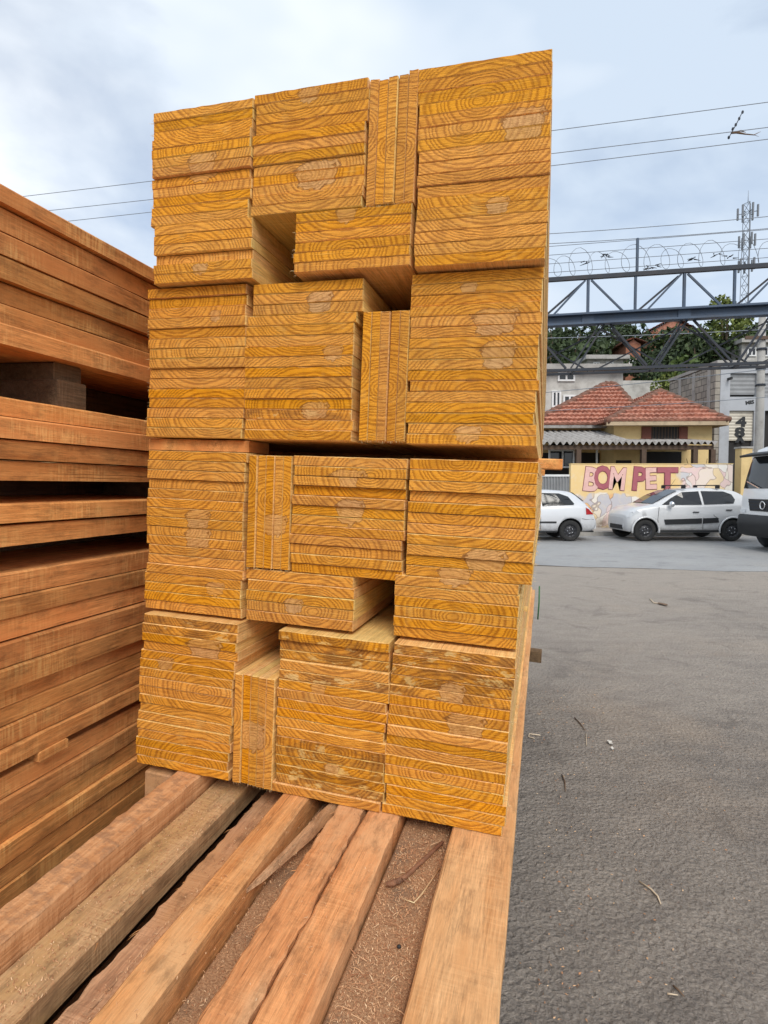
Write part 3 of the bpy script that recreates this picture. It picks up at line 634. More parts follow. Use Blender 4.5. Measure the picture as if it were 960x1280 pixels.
    mb = MB(); mb.lathe([(0.0005, 0.006), (0.0035, 0.004), (0.004, 0.001), (0.002, -0.001), (0.0005, -0.001)], 8, 'Z', (-0.162, -0.335, -0.038))
    tag(mb.build('pebble', 'black', mat=FR), 'tiny dark pebble on the sawdust covered plank', 'pebble')
    # sawdust: shavings too many to count
    rnd = random.Random(3); mb = MB()
    def curl(u, w, v, ln, wd):
        a = rnd.uniform(0, 2*PI); d = Vector((math.cos(a), math.sin(a), 0)); q = Vector((-d.y, d.x, 0))*wd
        p = Vector((u, w, v)); k = rnd.uniform(-0.6, 0.6)
        m = p + d*ln*0.5 + q*k*3 + Vector((0, 0, rnd.uniform(0.0008, 0.003))); e = p + d*ln + Vector((0, 0, rnd.uniform(0, 0.0015)))
        mb.add([p-q, p+q, m+q, m-q, e+q*0.5, e-q*0.5], [(0, 1, 2, 3), (3, 2, 4, 5)])
    for _ in range(5200): curl(rnd.uniform(-0.236, -0.128), -0.85 + 0.95*rnd.random(), -0.0405, rnd.uniform(0.002, 0.008), rnd.uniform(0.0003, 0.0008))
    for _ in range(120): curl(rnd.uniform(-0.235, -0.13), -0.75 + 0.75*rnd.random(), -0.039, rnd.uniform(0.012, 0.035), rnd.uniform(0.0004, 0.001))
    for _ in range(1500): curl(rnd.uniform(-0.795, -0.698), -0.85 + 0.95*rnd.random(), -0.0485, rnd.uniform(0.002, 0.007), rnd.uniform(0.0003, 0.0008))
    for _ in range(900): curl(rnd.uniform(-0.48, -0.415), -0.85 + 0.95*rnd.random(), -0.0585, rnd.uniform(0.002, 0.008), rnd.uniform(0.0003, 0.0008))
    for _ in range(420): curl(rnd.uniform(-0.55, -0.255), -0.85 + 0.9*rnd.random(), 0.0015, rnd.uniform(0.002, 0.009), rnd.uniform(0.0002, 0.0006))
    for _ in range(700): curl(rnd.uniform(-0.63, -0.58), -0.85 + 0.95*rnd.random(), -0.066, rnd.uniform(0.002, 0.008), rnd.uniform(0.0003, 0.0007))
    o = mb.build('sawdust', 'shaving', mat=FR); tag(o, 'loose sawdust and shavings on the base planks', 'sawdust', kind='stuff')
    # what carries the planks
    gb = 'cross bearers below the base planks'
    for i, w in enumerate((-0.80, 0.25, 1.25, 2.25, 3.0)):
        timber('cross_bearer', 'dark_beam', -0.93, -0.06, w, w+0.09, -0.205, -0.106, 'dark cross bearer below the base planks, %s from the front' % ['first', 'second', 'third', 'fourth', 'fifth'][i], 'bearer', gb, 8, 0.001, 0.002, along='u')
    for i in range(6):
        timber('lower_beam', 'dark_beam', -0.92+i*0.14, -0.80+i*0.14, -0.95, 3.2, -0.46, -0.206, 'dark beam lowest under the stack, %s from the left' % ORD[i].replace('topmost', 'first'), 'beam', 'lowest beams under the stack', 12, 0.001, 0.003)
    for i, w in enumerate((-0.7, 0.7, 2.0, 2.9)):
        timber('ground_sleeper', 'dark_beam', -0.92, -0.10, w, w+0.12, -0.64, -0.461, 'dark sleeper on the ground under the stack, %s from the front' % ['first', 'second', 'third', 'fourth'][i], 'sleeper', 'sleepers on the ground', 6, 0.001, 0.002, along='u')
    timber('timber_offcut', 'grey_plank', -0.985, -0.884, 0.005, 0.32, -0.105, -0.022, 'small square timber offcut under the left end of the stack', 'offcut', None, 8, 0.001, 0.001, along='u')
base_planks()

def spacers():
    g = 'spacers between the pine packs'
    timber('spacer_board', 'red', -1.03, -0.715, 0.055, 0.17, 0.880, 0.911, 'short red spacer board between second and third pine packs', 'spacer', g, 8, 0.001, 0.001, along='u')
    timber('spacer_board', 'red', -0.99, 0.104, 0.62, 0.76, 0.879, 0.911, 'red spacer board jutting out at the right of the pine stack', 'spacer', g, 8, 0.001, 0.001, along='u')
    timber('spacer_board', 'red', -0.99, 0.05, 1.9, 2.02, 0.879, 0.911, 'red spacer board far back between second and third packs', 'spacer', g, 8, 0.001, 0.001, along='u')
    for i, w in enumerate((0.5, 1.5, 2.5)):
        timber('thin_batten', 'pine_side', -0.97, 0.02, w, w+0.05, 1.3095, 1.3155, 'thin batten under the top pine pack, %s from the front' % ['first', 'second', 'third'][i], 'batten', g, 4, 0, 0, along='u')
        timber('thin_batten', 'pine_side', -0.97, 0.02, w, w+0.05, 0.4275, 0.4335, 'thin batten on the bottom pine pack, %s from the front' % ['first', 'second', 'third'][i], 'batten', g, 4, 0, 0, along='u')
    # bearer end poking out further along, green strap hanging beside it
    timber('bearer_end', 'dark_beam', -0.5, 0.085, 1.75, 1.81, -0.11, -0.05, 'dark bearer end sticking out under the far right of the stack', 'bearer', None, 6, 0.001, 0.001, along='u')
    mb = MB(); mb.tube([(0.055, 2.2, 0.22), (0.058, 2.2, 0.12), (0.056, 2.19, 0.02)], 0.005, 6)
    tag(mb.build('green_strap', 'green_strap', mat=FR), 'green plastic strap hanging down the far right of the stack', 'strap')
spacers()

def red_stack():
    rnd = random.Random(21); U = -1.15
    y2v = lambda y: 1.435 - (y-235)*0.001834
    packs = [('upper', [(233, 255), (256, 285), (286, 313), (314, 342), (343, 369), (370, 395), (396, 422)], [0.016, 0.0, 0.004, 0.002, -0.014, -0.008, 0.012]),
             ('second', [(485, 509), (510, 537), (538, 563), (564, 590)], [0.0, 0.014, 0.006, -0.002]),
             ('third', [(619, 644), (647, 674)], [0.006, 0.0]),
             ('fourth', [(708, 739), (740, 767), (768, 796), (798, 829), (830, 859), (860, 883), (884, 908), (909, 936), (937, 963)], [-0.004, 0.0, -0.006, 0.005, 0.012, -0.004, -0.006, 0.0, 0.008]),
             ('lowest', [(977+29*i, 977+29*i+28) for i in range(10)], [-0.008, 0.0, -0.004, 0.006, 0.0, 0.004, -0.004, 0.003, 0, 0.004])]
    for pn, bs, offs in packs:
        for i, ((a, b), of) in enumerate(zip(bs, offs)):
            vt, vb = y2v(a), y2v(b)
            o = timber('red_board', 'red', U-0.335+rnd.uniform(-0.006, 0.006), U+of, -1.02, 3.2+rnd.uniform(-0.2, 0.2), vb+0.0005, vt-0.0005,
                       '%s red sawn board %sin the %s pack of the left stack' % (ORD[i], '' if i == 0 else 'from the top ', pn), 'board', 'red boards stacked at the left', 90, 0.0022, 0.003, seed=i*13+a)
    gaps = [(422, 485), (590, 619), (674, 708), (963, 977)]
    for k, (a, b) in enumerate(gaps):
        timber('red_board', 'dark_beam', U-0.64, U-0.306, -1.0, 3.1, y2v(b)+0.001, y2v(a)-0.001, 'added board, darkened for shade, deep in the %s gap of the left stack' % ['first', 'second', 'third', 'fourth'][k], 'board', 'red boards stacked at the left', 6, 0.0, 0.0, seed=k)  # boards added to close the gaps; their dark material paints in shade
    g = 'blocks between the red packs'
    blk = [(422, 485, (-0.12, 0.9, 2.2), 'upper and second', True), (590, 619, (0.35, 1.3, 2.4), 'second and third', False), (674, 708, (0.5, 1.4, 2.5), 'third and fourth', False), (963, 977, (-0.20, 0.8, 2.0), 'fourth and lowest', False)]
    for a, b, ws, nm, two in blk:
        for k, w in enumerate(ws):
            q = ['front', 'middle', 'rear'][k]
            if two:
                m = (y2v(a)+y2v(b))/2 + 0.012
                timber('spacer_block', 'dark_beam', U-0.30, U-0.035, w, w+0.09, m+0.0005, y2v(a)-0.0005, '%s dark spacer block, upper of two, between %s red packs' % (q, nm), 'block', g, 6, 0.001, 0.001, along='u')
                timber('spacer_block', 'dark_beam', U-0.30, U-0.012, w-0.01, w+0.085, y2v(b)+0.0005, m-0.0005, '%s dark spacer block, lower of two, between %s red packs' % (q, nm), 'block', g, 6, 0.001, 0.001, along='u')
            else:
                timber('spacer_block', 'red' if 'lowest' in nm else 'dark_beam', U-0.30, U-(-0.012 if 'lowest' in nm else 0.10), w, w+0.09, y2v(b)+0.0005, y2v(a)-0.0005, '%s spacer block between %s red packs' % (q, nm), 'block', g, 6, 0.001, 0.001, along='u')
    vbot = y2v(977+29*9+28)
    for i, w in enumerate((-0.8, 0.4, 1.6, 2.8)):
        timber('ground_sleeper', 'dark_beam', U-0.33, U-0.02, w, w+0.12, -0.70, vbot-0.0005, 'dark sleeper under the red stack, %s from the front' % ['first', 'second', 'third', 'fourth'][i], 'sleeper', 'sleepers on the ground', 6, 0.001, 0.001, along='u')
red_stack()

# ------------------------------------------------------------------ cars
def crom(t, a, b, c, d):
    return 0.5*((2*b) + (-a+c)*t + (2*a-5*b+4*c-d)*t*t + (-a+3*b-3*c+d)*t**3)
def car_body(st, arches, name, mat, parent):
    """st: stations (x, z_bottom, z_belt, z_top, half width at belt, half width at roof)"""
    rows = []
    for i in range(len(st)-1):
        a, b, c, d = st[max(i-1, 0)], st[i], st[i+1], st[min(i+2, len(st)-1)]
        for k in range(4):
            t = k/4; rows.append([b[0]+(c[0]-b[0])*t] + [min(max(crom(t, a[j], b[j], c[j], d[j]), min(b[j], c[j])-0.01), max(b[j], c[j])+0.01) for j in range(1, 6)])
    rows.append(list(st[-1])); mb = MB(); vs = []; n = None
    for (x, zb, zl, zt, hw, ht) in rows:
        zt = max(zt, zl+0.02); dz = zt-zl
        half = [(0, zb), (hw*0.86, zb), (hw*0.95, zb+0.06), (hw*0.992, zb+0.35*(zl-zb)), (hw, zb+0.62*(zl-zb)), (hw*0.985, zl-0.03), (hw*0.965, zl),
                (hw*0.965+(ht-hw*0.965)*0.5, zl+dz*0.47), (ht, zl+dz*0.86), (ht-0.035*min(1, dz*4), zl+dz*0.945), (ht-0.11*min(1, dz*4), zl+dz*0.985), (ht*0.5, zt+0.008), (0, zt+0.012)]
        ring = [(x, y, z) for y, z in half] + [(x, -y, z) for y, z in half[-2:0:-1]]
        n = len(ring); vs += ring
    R = len(rows)
    mb.add(vs, [(i*n+j, i*n+(j+1) % n, (i+1)*n+(j+1) % n, (i+1)*n+j) for i in range(R-1) for j in range(n)], 0, True)
    mb.add(vs[:n], [tuple(range(n))]); mb.add(vs[-n:], [tuple(range(n))])
    bm = bmesh.new(); me = mb.mesh(name, [mat, 'black']); bm.from_mesh(me); bmesh.ops.remove_doubles(bm, verts=bm.verts, dist=1e-5); bmesh.ops.recalc_face_normals(bm, faces=bm.faces); bm.to_mesh(me); bm.free()
    o = bpy.data.objects.new(name, me); COL.objects.link(o)
    cut = MB()
    for (x, z, r) in arches:
        for s in (-1, 1):
            y0, y1 = (0.52*s, 1.2*s); cut.lathe([(0.001, y0), (r, y0), (r, y1), (0.001, y1)], 28, 'Y', (x, 0, z))
    c = bpy.data.objects.new('cutter', cut.mesh('cutter', 'black')); COL.objects.link(c)
    md = o.modifiers.new('b', 'BOOLEAN'); md.object = c; md.operation = 'DIFFERENCE'; md.solver = 'EXACT'
    dg = bpy.context.evaluated_depsgraph_get(); new = bpy.data.meshes.new_from_object(o.evaluated_get(dg))
    o.modifiers.clear(); o.data = new; bpy.data.objects.remove(c)
    o.parent = parent
    def width(x, z):
        rr = sorted(rows, key=lambda q: abs(q[0]-x))[:1][0]; x_, zb, zl, zt, hw, ht = rr
        if z <= zl: return hw
        k = min(1, (z-zl)/max(0.05, 0.86*(zt-zl))); return hw*0.965+(ht-hw*0.965)*k
    return o, width
def side_panel(name, poly, width, mat, parent, off=0.006, side=1, th=0.012):
    n = len(poly); mb = MB()
    # subdivide edges so that the panel follows the tumblehome
    pts = []
    for i in range(n):
        a, b = poly[i], poly[(i+1) % n]
        for k in range(4): pts.append((a[0]+(b[0]-a[0])*k/4, a[1]+(b[1]-a[1])*k/4))
    cx = sum(p[0] for p in pts)/len(pts); cz = sum(p[1] for p in pts)/len(pts)
    vs = [(x, side*(width(x, z)+off), z) for x, z in pts] + [(x, side*(width(x, z)+off-th), z) for x, z in pts] + [(cx, side*(width(cx, cz)+off), cz)]
    m = len(pts); mb.add(vs, [(i, (i+1) % m, 2*m) for i in range(m)] + [(i, m+i, m+(i+1) % m, (i+1) % m) for i in range(m)])
    return mb.build(name, mat, parent)
def wheel(parent, x, y, r, s, cap='rim'):
    w = 0.17
    t = MB().lathe([(r*0.62, -w/2), (r*0.78, -w/2-0.008), (r*0.93, -w/2), (r, -w/2+0.03), (r, w/2-0.03), (r*0.93, w/2), (r*0.78, w/2+0.008), (r*0.62, w/2)], 32, 'Y').build('wheel', 'rubber', parent)
    t.location = (x, y, r)
    f = s*(w/2)
    rm = MB().lathe([(r*0.63, f-s*0.002), (r*0.60, f-s*0.012), (r*0.55, f-s*0.045), (r*0.40, f-s*0.035), (r*0.34, f-s*0.01), (r*0.20, f-s*0.008), (r*0.17, f-s*0.03), (r*0.10, f-s*0.012), (0.001, f-s*0.010)], 28, 'Y')
    rm.build('rim', cap, t)
    mb = MB()
    for k in range(5):
        a = 2*PI*k/5; mb.lathe([(0.001, f), (0.012, f), (0.012, f-s*0.03)], 8, 'Y', (r*0.26*math.cos(a), 0, r*0.26*math.sin(a)))
    mb.build('wheel_bolts', 'chrome', t)
    mb = MB()
    for k in range(10):
        a = 2*PI*k/10; mb.lathe([(0.001, f-s*0.034), (0.018, f-s*0.034), (0.018, f-s*0.06)], 8, 'Y', (r*0.475*math.cos(a), 0, r*0.475*math.sin(a)))
    mb.build('vent_holes', 'black', t)
    return t
def seam(parent, pts, width, off=0.004, name='door_seam'):
    mb = MB(); mb.tube([(x, width(x, z)+off-0.003, z) for x, z in pts], 0.006, 4); return mb.build(name, 'black', parent)

def silver_hatch():
    # faces left; parked broadside. local +y is the side we see
    root = empty('parked_car', (gx(861, 15.4), 16.22, 0.0), PI)
    tag(root, 'silver hatchback with roof bars and dark side mouldings parked by the mural wall', 'car', 'cars parked along the kerb')
    st = [(1.90, 0.42, 0.60, 0.63, 0.50, 0.42), (1.86, 0.30, 0.66, 0.70, 0.66, 0.55), (1.72, 0.25, 0.78, 0.82, 0.76, 0.62), (1.40, 0.24, 0.87, 0.925, 0.80, 0.68), (1.00, 0.24, 0.93, 0.99, 0.815, 0.70),
          (0.84, 0.24, 0.945, 1.05, 0.82, 0.69), (0.45, 0.24, 0.95, 1.27, 0.82, 0.62), (0.12, 0.24, 0.955, 1.405, 0.82, 0.60), (-0.35, 0.24, 0.965, 1.455, 0.82, 0.60), (-0.95, 0.24, 0.98, 1.445, 0.82, 0.59),
          (-1.42, 0.26, 1.00, 1.375, 0.81, 0.57), (-1.66, 0.28, 1.00, 1.24, 0.79, 0.58), (-1.80, 0.30, 0.95, 1.00, 0.77, 0.62), (-1.88, 0.34, 0.70, 0.74, 0.72, 0.62), (-1.90, 0.42, 0.58, 0.61, 0.60, 0.5)]
    st = [((1.25+(a[0]-1.25)*0.58) if a[0] > 1.25 else a[0],) + a[1:] for a in st]
    ax = [(1.15, 0.30, 0.355), (-1.226, 0.30, 0.355)]
    body, wd = car_body(st, ax, 'body', 'silver', root)
    for s in (1, -1):
        for x, z, r in ax: wheel(root, x, s*0.715, 0.298, s)
        side_panel('side_window', [(0.70, 1.00), (0.40, 1.19), (0.10, 1.345), (-0.36, 1.37), (-0.38, 1.005)], wd, 'glass', root, 0.020, s, 0.05)
        side_panel('rear_side_window', [(-0.45, 1.01), (-0.43, 1.375), (-1.05, 1.365), (-1.27, 1.28), (-1.32, 1.14), (-1.25, 1.04)], wd, 'glass', root, 0.020, s, 0.05)
        side_panel('headlight', [(1.59, 0.66), (1.50, 0.69), (1.33, 0.80), (1.40, 0.85), (1.53, 0.79)], wd, 'lamp', root, 0.004, s)
        side_panel('side_moulding', [(0.62, 0.46), (0.66, 0.60), (-0.36, 0.635), (-0.36, 0.49)], wd, 'black', root, 0.022, s, 0.03)
        side_panel('rear_side_moulding', [(-0.41, 0.49), (-0.41, 0.635), (-0.80, 0.65), (-0.83, 0.52)], wd, 'black', root, 0.022, s, 0.03)
        side_panel('sill', [(0.78, 0.255), (0.78, 0.31), (-0.85, 0.31), (-0.85, 0.255)], wd, 'black', root, 0.006, s, 0.03)
        side_panel('tail_light', [(-1.70, 0.78), (-1.66, 1.02), (-1.56, 1.05), (-1.60, 0.78)], wd, 'red_lamp', root, 0.006, s)
    # flared arches
    for x, z, r in ax:
        mb = MB(); mb.tube([(x+(r+0.012)*math.cos(a), 0.815, z+(r+0.012)*math.sin(a)) for a in [PI*(-0.06+1.12*k/18) for k in range(19)]], 0.026, 6); mb.build('wheel_arch', 'silver', root)
    seam(root, [(0.80, 0.32), (0.83, 0.60), (0.80, 0.94)], wd); seam(root, [(-0.40, 0.32), (-0.40, 0.6), (-0.40, 1.0)], wd); seam(root, [(-0.62, 1.03), (-0.70, 0.7), (-0.83, 0.62)], wd)
    for x, z in ((-0.20, 0.80), (-1.10, 0.86)):
        MB().box(x-0.08, x+0.08, wd(x, z)-0.005, wd(x, z)+0.022, z-0.014, z+0.014).build('door_handle', 'black', root)
    mb = MB(); mb.lathe([(0.001, -0.05), (0.07, -0.05), (0.085, 0.0), (0.06, 0.05), (0.001, 0.06)], 14, 'X', (0.50, 0.90, 1.02)); mb.bar((0.52, 0.78, 0.98), (0.50, 0.88, 1.0), 0.04); mb.build('mirror', 'chrome', root)
    # windscreen and rear window
    MB().add([(0.90, 0.63, 1.03), (0.90, -0.63, 1.03), (0.20, -0.56, 1.395), (0.20, 0.56, 1.395), (0.55, 0.62, 1.24), (0.55, -0.62, 1.24), (0.58, 0, 1.26), (0.93, 0, 1.05), (0.20, 0, 1.42)],
             [(0, 4, 6, 7), (7, 6, 5, 1), (4, 3, 8, 6), (6, 8, 2, 5)]).build('windscreen', 'glass', root)
    MB().box(1.58, 1.645, -0.40, 0.40, 0.31, 0.43).build('front_bumper', 'black', root)
    MB().box(-1.93, -1.87, -0.62, 0.62, 0.36, 0.52).build('rear_bumper', 'silver', root)
    MB().tube([(0.15, 0, 1.42), (-0.05, 0, 1.72)], [0.008, 0.003], 5).build('aerial', 'black', root)
    MB().lathe([(0.001, 0.0), (0.045, 0.0), (0.05, 0.03)], 12, 'X', (1.60, 0.46, 0.41)).build('fog_light', 'lamp', root)
    for x in (0.02, -0.92):
        mb = MB(); mb.bar((x, -0.58, 1.53), (x, 0.58, 1.53), 0.06, 0.03)
        for s in (-1, 1): mb.bar((x, s*0.56, 1.44), (x, s*0.56, 1.54), 0.10, 0.06)
        mb.build('roof_bar', 'black', root)
    return root
silver_hatch()

def white_hatch():
    root = empty('parked_car', (gx(748, 15.4)-1.90, 16.24, 0.0), PI)
    tag(root, 'white-silver hatchback with red tail light parked half hidden behind the pine stack', 'car', 'cars parked along the kerb')
    st = [(1.88, 0.40, 0.58, 0.62, 0.50, 0.42), (1.80, 0.28, 0.68, 0.72, 0.70, 0.56), (1.45, 0.24, 0.82, 0.87, 0.79, 0.66), (1.00, 0.24, 0.88, 0.95, 0.80, 0.68), (0.82, 0.24, 0.90, 1.00, 0.80, 0.66),
          (0.40, 0.24, 0.91, 1.24, 0.80, 0.60), (0.10, 0.24, 0.92, 1.36, 0.80, 0.58), (-0.40, 0.24, 0.93, 1.41, 0.80, 0.58), (-1.00, 0.24, 0.94, 1.385, 0.80, 0.57), (-1.30, 0.25, 0.945, 1.32, 0.79, 0.56),
          (-1.62, 0.27, 0.94, 1.06, 0.77, 0.57), (-1.74, 0.28, 0.86, 0.92, 0.75, 0.60), (-1.84, 0.30, 0.68, 0.72, 0.72, 0.62), (-1.90, 0.34, 0.58, 0.61, 0.68, 0.60)]
    ax = [(1.20, 0.29, 0.345), (-1.17, 0.29, 0.345)]
    body, wd = car_body(st, ax, 'body', 'silver2', root)
    for s in (1, -1):
        for x, z, r in ax: wheel(root, x, s*0.695, 0.288, s)
        side_panel('side_window', [(0.66, 0.95), (0.36, 1.15), (0.10, 1.29), (-0.30, 1.325), (-0.32, 0.955)], wd, 'glass', root, 0.020, s, 0.05)
        side_panel('rear_side_window', [(-0.40, 0.965), (-0.38, 1.325), (-0.90, 1.31), (-1.14, 1.22), (-1.28, 1.03), (-1.26, 1.00)], wd, 'glass', root, 0.020, s, 0.05)
        side_panel('tail_light', [(-1.60, 0.73), (-1.585, 0.97), (-1.64, 0.99), (-1.77, 0.90), (-1.80, 0.74)], wd, 'red_lamp', root, 0.008, s)
        side_panel('rubbing_strip', [(0.80, 0.50), (0.80, 0.545), (-0.78, 0.545), (-0.78, 0.50)], wd, 'black', root, 0.012, s, 0.02)
        side_panel('headlight', [(1.80, 0.62), (1.50, 0.66), (1.40, 0.76), (1.70, 0.74)], wd, 'lamp', root, 0.004, s)
        side_panel('sill', [(0.80, 0.25), (0.80, 0.29), (-0.80, 0.29), (-0.80, 0.25)], wd, 'black', root, 0.004, s, 0.03)
    seam(root, [(-0.35, 0.30), (-0.35, 0.6), (-0.35, 0.95)], wd); seam(root, [(-1.48, 0.62), (-1.60, 0.60), (-1.82, 0.60)], wd, name='bumper_seam')
    MB().box(-0.26, -0.10, wd(-0.2, 0.78)-0.004, wd(-0.2, 0.78)+0.02, 0.77, 0.80).build('door_handle', 'black', root)
    MB().box(-1.94, -1.86, -0.60, 0.60, 0.33, 0.48).build('rear_bumper', 'silver2', root)
    MB().add([(-1.30, 0.50, 1.335), (-1.30, -0.50, 1.335), (-1.62, -0.54, 1.09), (-1.62, 0.54, 1.09)], [(0, 1, 2, 3)]).build('rear_window', 'glass', root)
    mb = MB(); mb.tube([(-1.55, 0.45, 0.26), (-1.92, 0.45, 0.25)], 0.025, 8); mb.build('exhaust_pipe', 'black', root)
white_hatch()

def truck():
    # facing left on the road, only its nose is in the picture: local x forward
    root = empty('white_truck', (8.78, 13.0, 0.0), PI)
    tag(root, 'white lorry cab with black bumper and dark windscreen at the right edge', 'truck')
    hw = 1.05
    lev = [(0.42, -0.04, 0.10), (0.80, 0.0, 0.16), (1.20, -0.02, 0.18), (1.42, -0.05, 0.20), (1.80, -0.13, 0.22), (2.15, -0.23, 0.24), (2.38, -0.34, 0.26), (2.46, -0.52, 0.30)]
    mb = MB(); vs = []; n = None
    for z, fx, rc in lev:
        pts = [(-1.9, -hw), (fx-rc, -hw)]
        for k in range(1, 6):
            a = -PI/2 + (PI/2)*k/6; pts.append((fx-rc+rc*math.cos(a), -hw+rc+rc*math.sin(a)))
        pts += [(fx+0.03, -0.5), (fx+0.06, 0), (fx+0.03, 0.5)]
        for k in range(1, 6):
            a = (PI/2)*k/6; pts.append((fx-rc+rc*math.cos(a), hw-rc+rc*math.sin(a)))
        pts += [(fx-rc, hw), (-1.9, hw)]
        n = len(pts); vs += [(x, y, z) for x, y in pts]
    fs = [(i*n+j, i*n+(j+1) % n, (i+1)*n+(j+1) % n, (i+1)*n+j) for i in range(len(lev)-1) for j in range(n)]
    mb.add(vs, fs, 0, True); mb.add(vs[:n], [tuple(range(n))]); mb.add(vs[-n:], [tuple(range(n))])
    mb.build('cab', 'white', root)
    def front(y, z):
        for (z0, f0, r0), (z1, f1, r1) in zip(lev, lev[1:]):
            if z0 <= z <= z1:
                t = (z-z0)/(z1-z0); fx = f0+(f1-f0)*t; rc = r0+(r1-r0)*t; break
        a = abs(y)
        if a <= 0.5: return fx+0.06-0.03*(a/0.5)
        if a <= hw-rc: return fx+0.03-0.03*(a-0.5)/max(0.01, hw-rc-0.5)
        q = min(rc, a-(hw-rc)); return fx-rc+math.sqrt(max(0, rc*rc-q*q))
    def patch(name, y0, y1, z0, z1, mat, off, parent=root, ny=14, nz=5, shape=None):
        m = MB(); vs = []
        for k in range(nz+1):
            z = z0+(z1-z0)*k/nz
            for i in range(ny+1):
                y = y0+(y1-y0)*i/ny
                if shape: y *= shape((z-z0)/(z1-z0))
                vs.append((front(y, z)+off, y, z))
        m.add(vs, [(k*(ny+1)+i, k*(ny+1)+i+1, (k+1)*(ny+1)+i+1, (k+1)*(ny+1)+i) for k in range(nz) for i in range(ny)], 0, True)
        return m.build(name, mat, parent)
    patch('windscreen', -0.93, 0.93, 1.45, 2.22, 'glass', 0.012)
    g = patch('grille', -0.62, 0.62, 0.92, 1.20, 'black', 0.02, shape=lambda t: 0.84+0.16*t)
    for k in range(3): patch('grille_bar', -0.52-0.03*k, 0.52+0.03*k, 0.97+0.075*k, 1.0+0.075*k, 'steel_dark', 0.035, g, nz=1)
    MB().lathe([(0.085, 0.0), (0.10, 0.02), (0.085, 0.03), (0.075, 0.02)], 20, 'X', (front(0, 1.06)+0.03, 0, 1.06)).build('emblem', 'chrome', root)
    patch('slat', 0.70, 0.74, 1.00, 1.12, 'black', 0.012, ny=2); patch('slat', 0.78, 0.82, 1.00, 1.12, 'black', 0.012, ny=2)
    patch('headlight', 0.72, 1.00, 0.80, 0.95, 'amber', 0.012); patch('headlight', -1.0, -0.72, 0.86, 0.95, 'lamp', 0.012)
    m = MB(); vs = []
    for z, o in ((0.30, -0.10), (0.36, 0.06), (0.60, 0.10), (0.80, 0.05), (0.84, -0.02)):
        for i in range(21):
            y = -1.05+2.1*i/20; vs.append((front(y*0.985, max(0.43, z))+o, y, z))
    m.add(vs, [(k*21+i, k*21+i+1, (k+1)*21+i+1, (k+1)*21+i) for k in range(4) for i in range(20)], 0, True); m.build('bumper', 'black', root)
    MB().lathe([(0.001, 0.03), (0.05, 0.03), (0.055, 0.0)], 12, 'X', (front(0.75, 0.55)+0.09, 0.75, 0.55)).build('fog_light', 'lamp', root)
    m = MB(); vs = []
    for (dx, z) in ((0.0, 2.26), (0.28, 2.20), (0.30, 2.25), (0.02, 2.32)):
        for i in range(13):
            y = -1.0+2.0*i/12; vs.append((front(y*0.9, 2.2)+dx, y, z))
    m.add(vs, [(k*13+i, k*13+i+1, ((k+1) % 4)*13+i+1, ((k+1) % 4)*13+i) for k in range(4) for i in range(12)]); m.build('sun_visor', 'black', root)
    for s in (-1, 1):
        m = MB(); m.bar((0.05, s*0.2, 1.46), (-0.02, s*0.75, 1.62), 0.02); m.build('wiper', 'chrome', root)
        MB().prism([(-0.35, 1.45), (-0.55, 2.1), (-1.5, 2.1), (-1.5, 1.45)], s*1.052, s*1.056).build('side_window', 'glass', root)
        if s > 0: m = MB(); m.box(-0.12, -0.04, s*1.22-0.08, s*1.22+0.08, 1.5, 1.95); m.bar((-0.2, s*1.0, 1.9), (-0.08, s*1.2, 1.9), 0.03); m.build('mirror', 'black', root)
        wheel(root, -0.95, s*0.92, 0.40, s)
        MB().lathe([(0.001, s*0.72), (0.50, s*0.72), (0.50, s*1.053), (0.001, s*1.053)], 28, 'Y', (-0.95, 0, 0.42)).build('wheel_well', 'black', root)
    MB().box(-6.0, -1.95, -1.1, 1.1, 0.85, 2.9).build('cargo_box', 'white', root)
    MB().box(-6.0, -1.8, -0.45, 0.45, 0.5, 0.84).build('chassis', 'black', root)
    for s in (-1, 1): wheel(root, -4.8, s*0.92, 0.40, s)
truck()

# ------------------------------------------------------------------ lettering (flat paint as thin shapes)
def letter(ch, size, mat, parent, loc, rot=0.0, offset=0.0, depth=0.002, name='letter', sx=1.0):
    cu = bpy.data.curves.new('t', 'FONT'); cu.body = ch; cu.size = size; cu.offset = offset; cu.extrude = depth; cu.align_x = 'CENTER'; cu.resolution_u = 3
    t = bpy.data.objects.new('t', cu); COL.objects.link(t)
    me = bpy.data.meshes.new_from_object(t.evaluated_get(bpy.context.evaluated_depsgraph_get())); bpy.data.objects.remove(t)
    me.materials.clear(); me.materials.append(M[mat])
    o = bpy.data.objects.new(name, me); COL.objects.link(o); o.parent = parent
    o.location = loc; o.rotation_euler = (PI/2, rot, 0); o.scale = (sx, 1, 1)
    return o

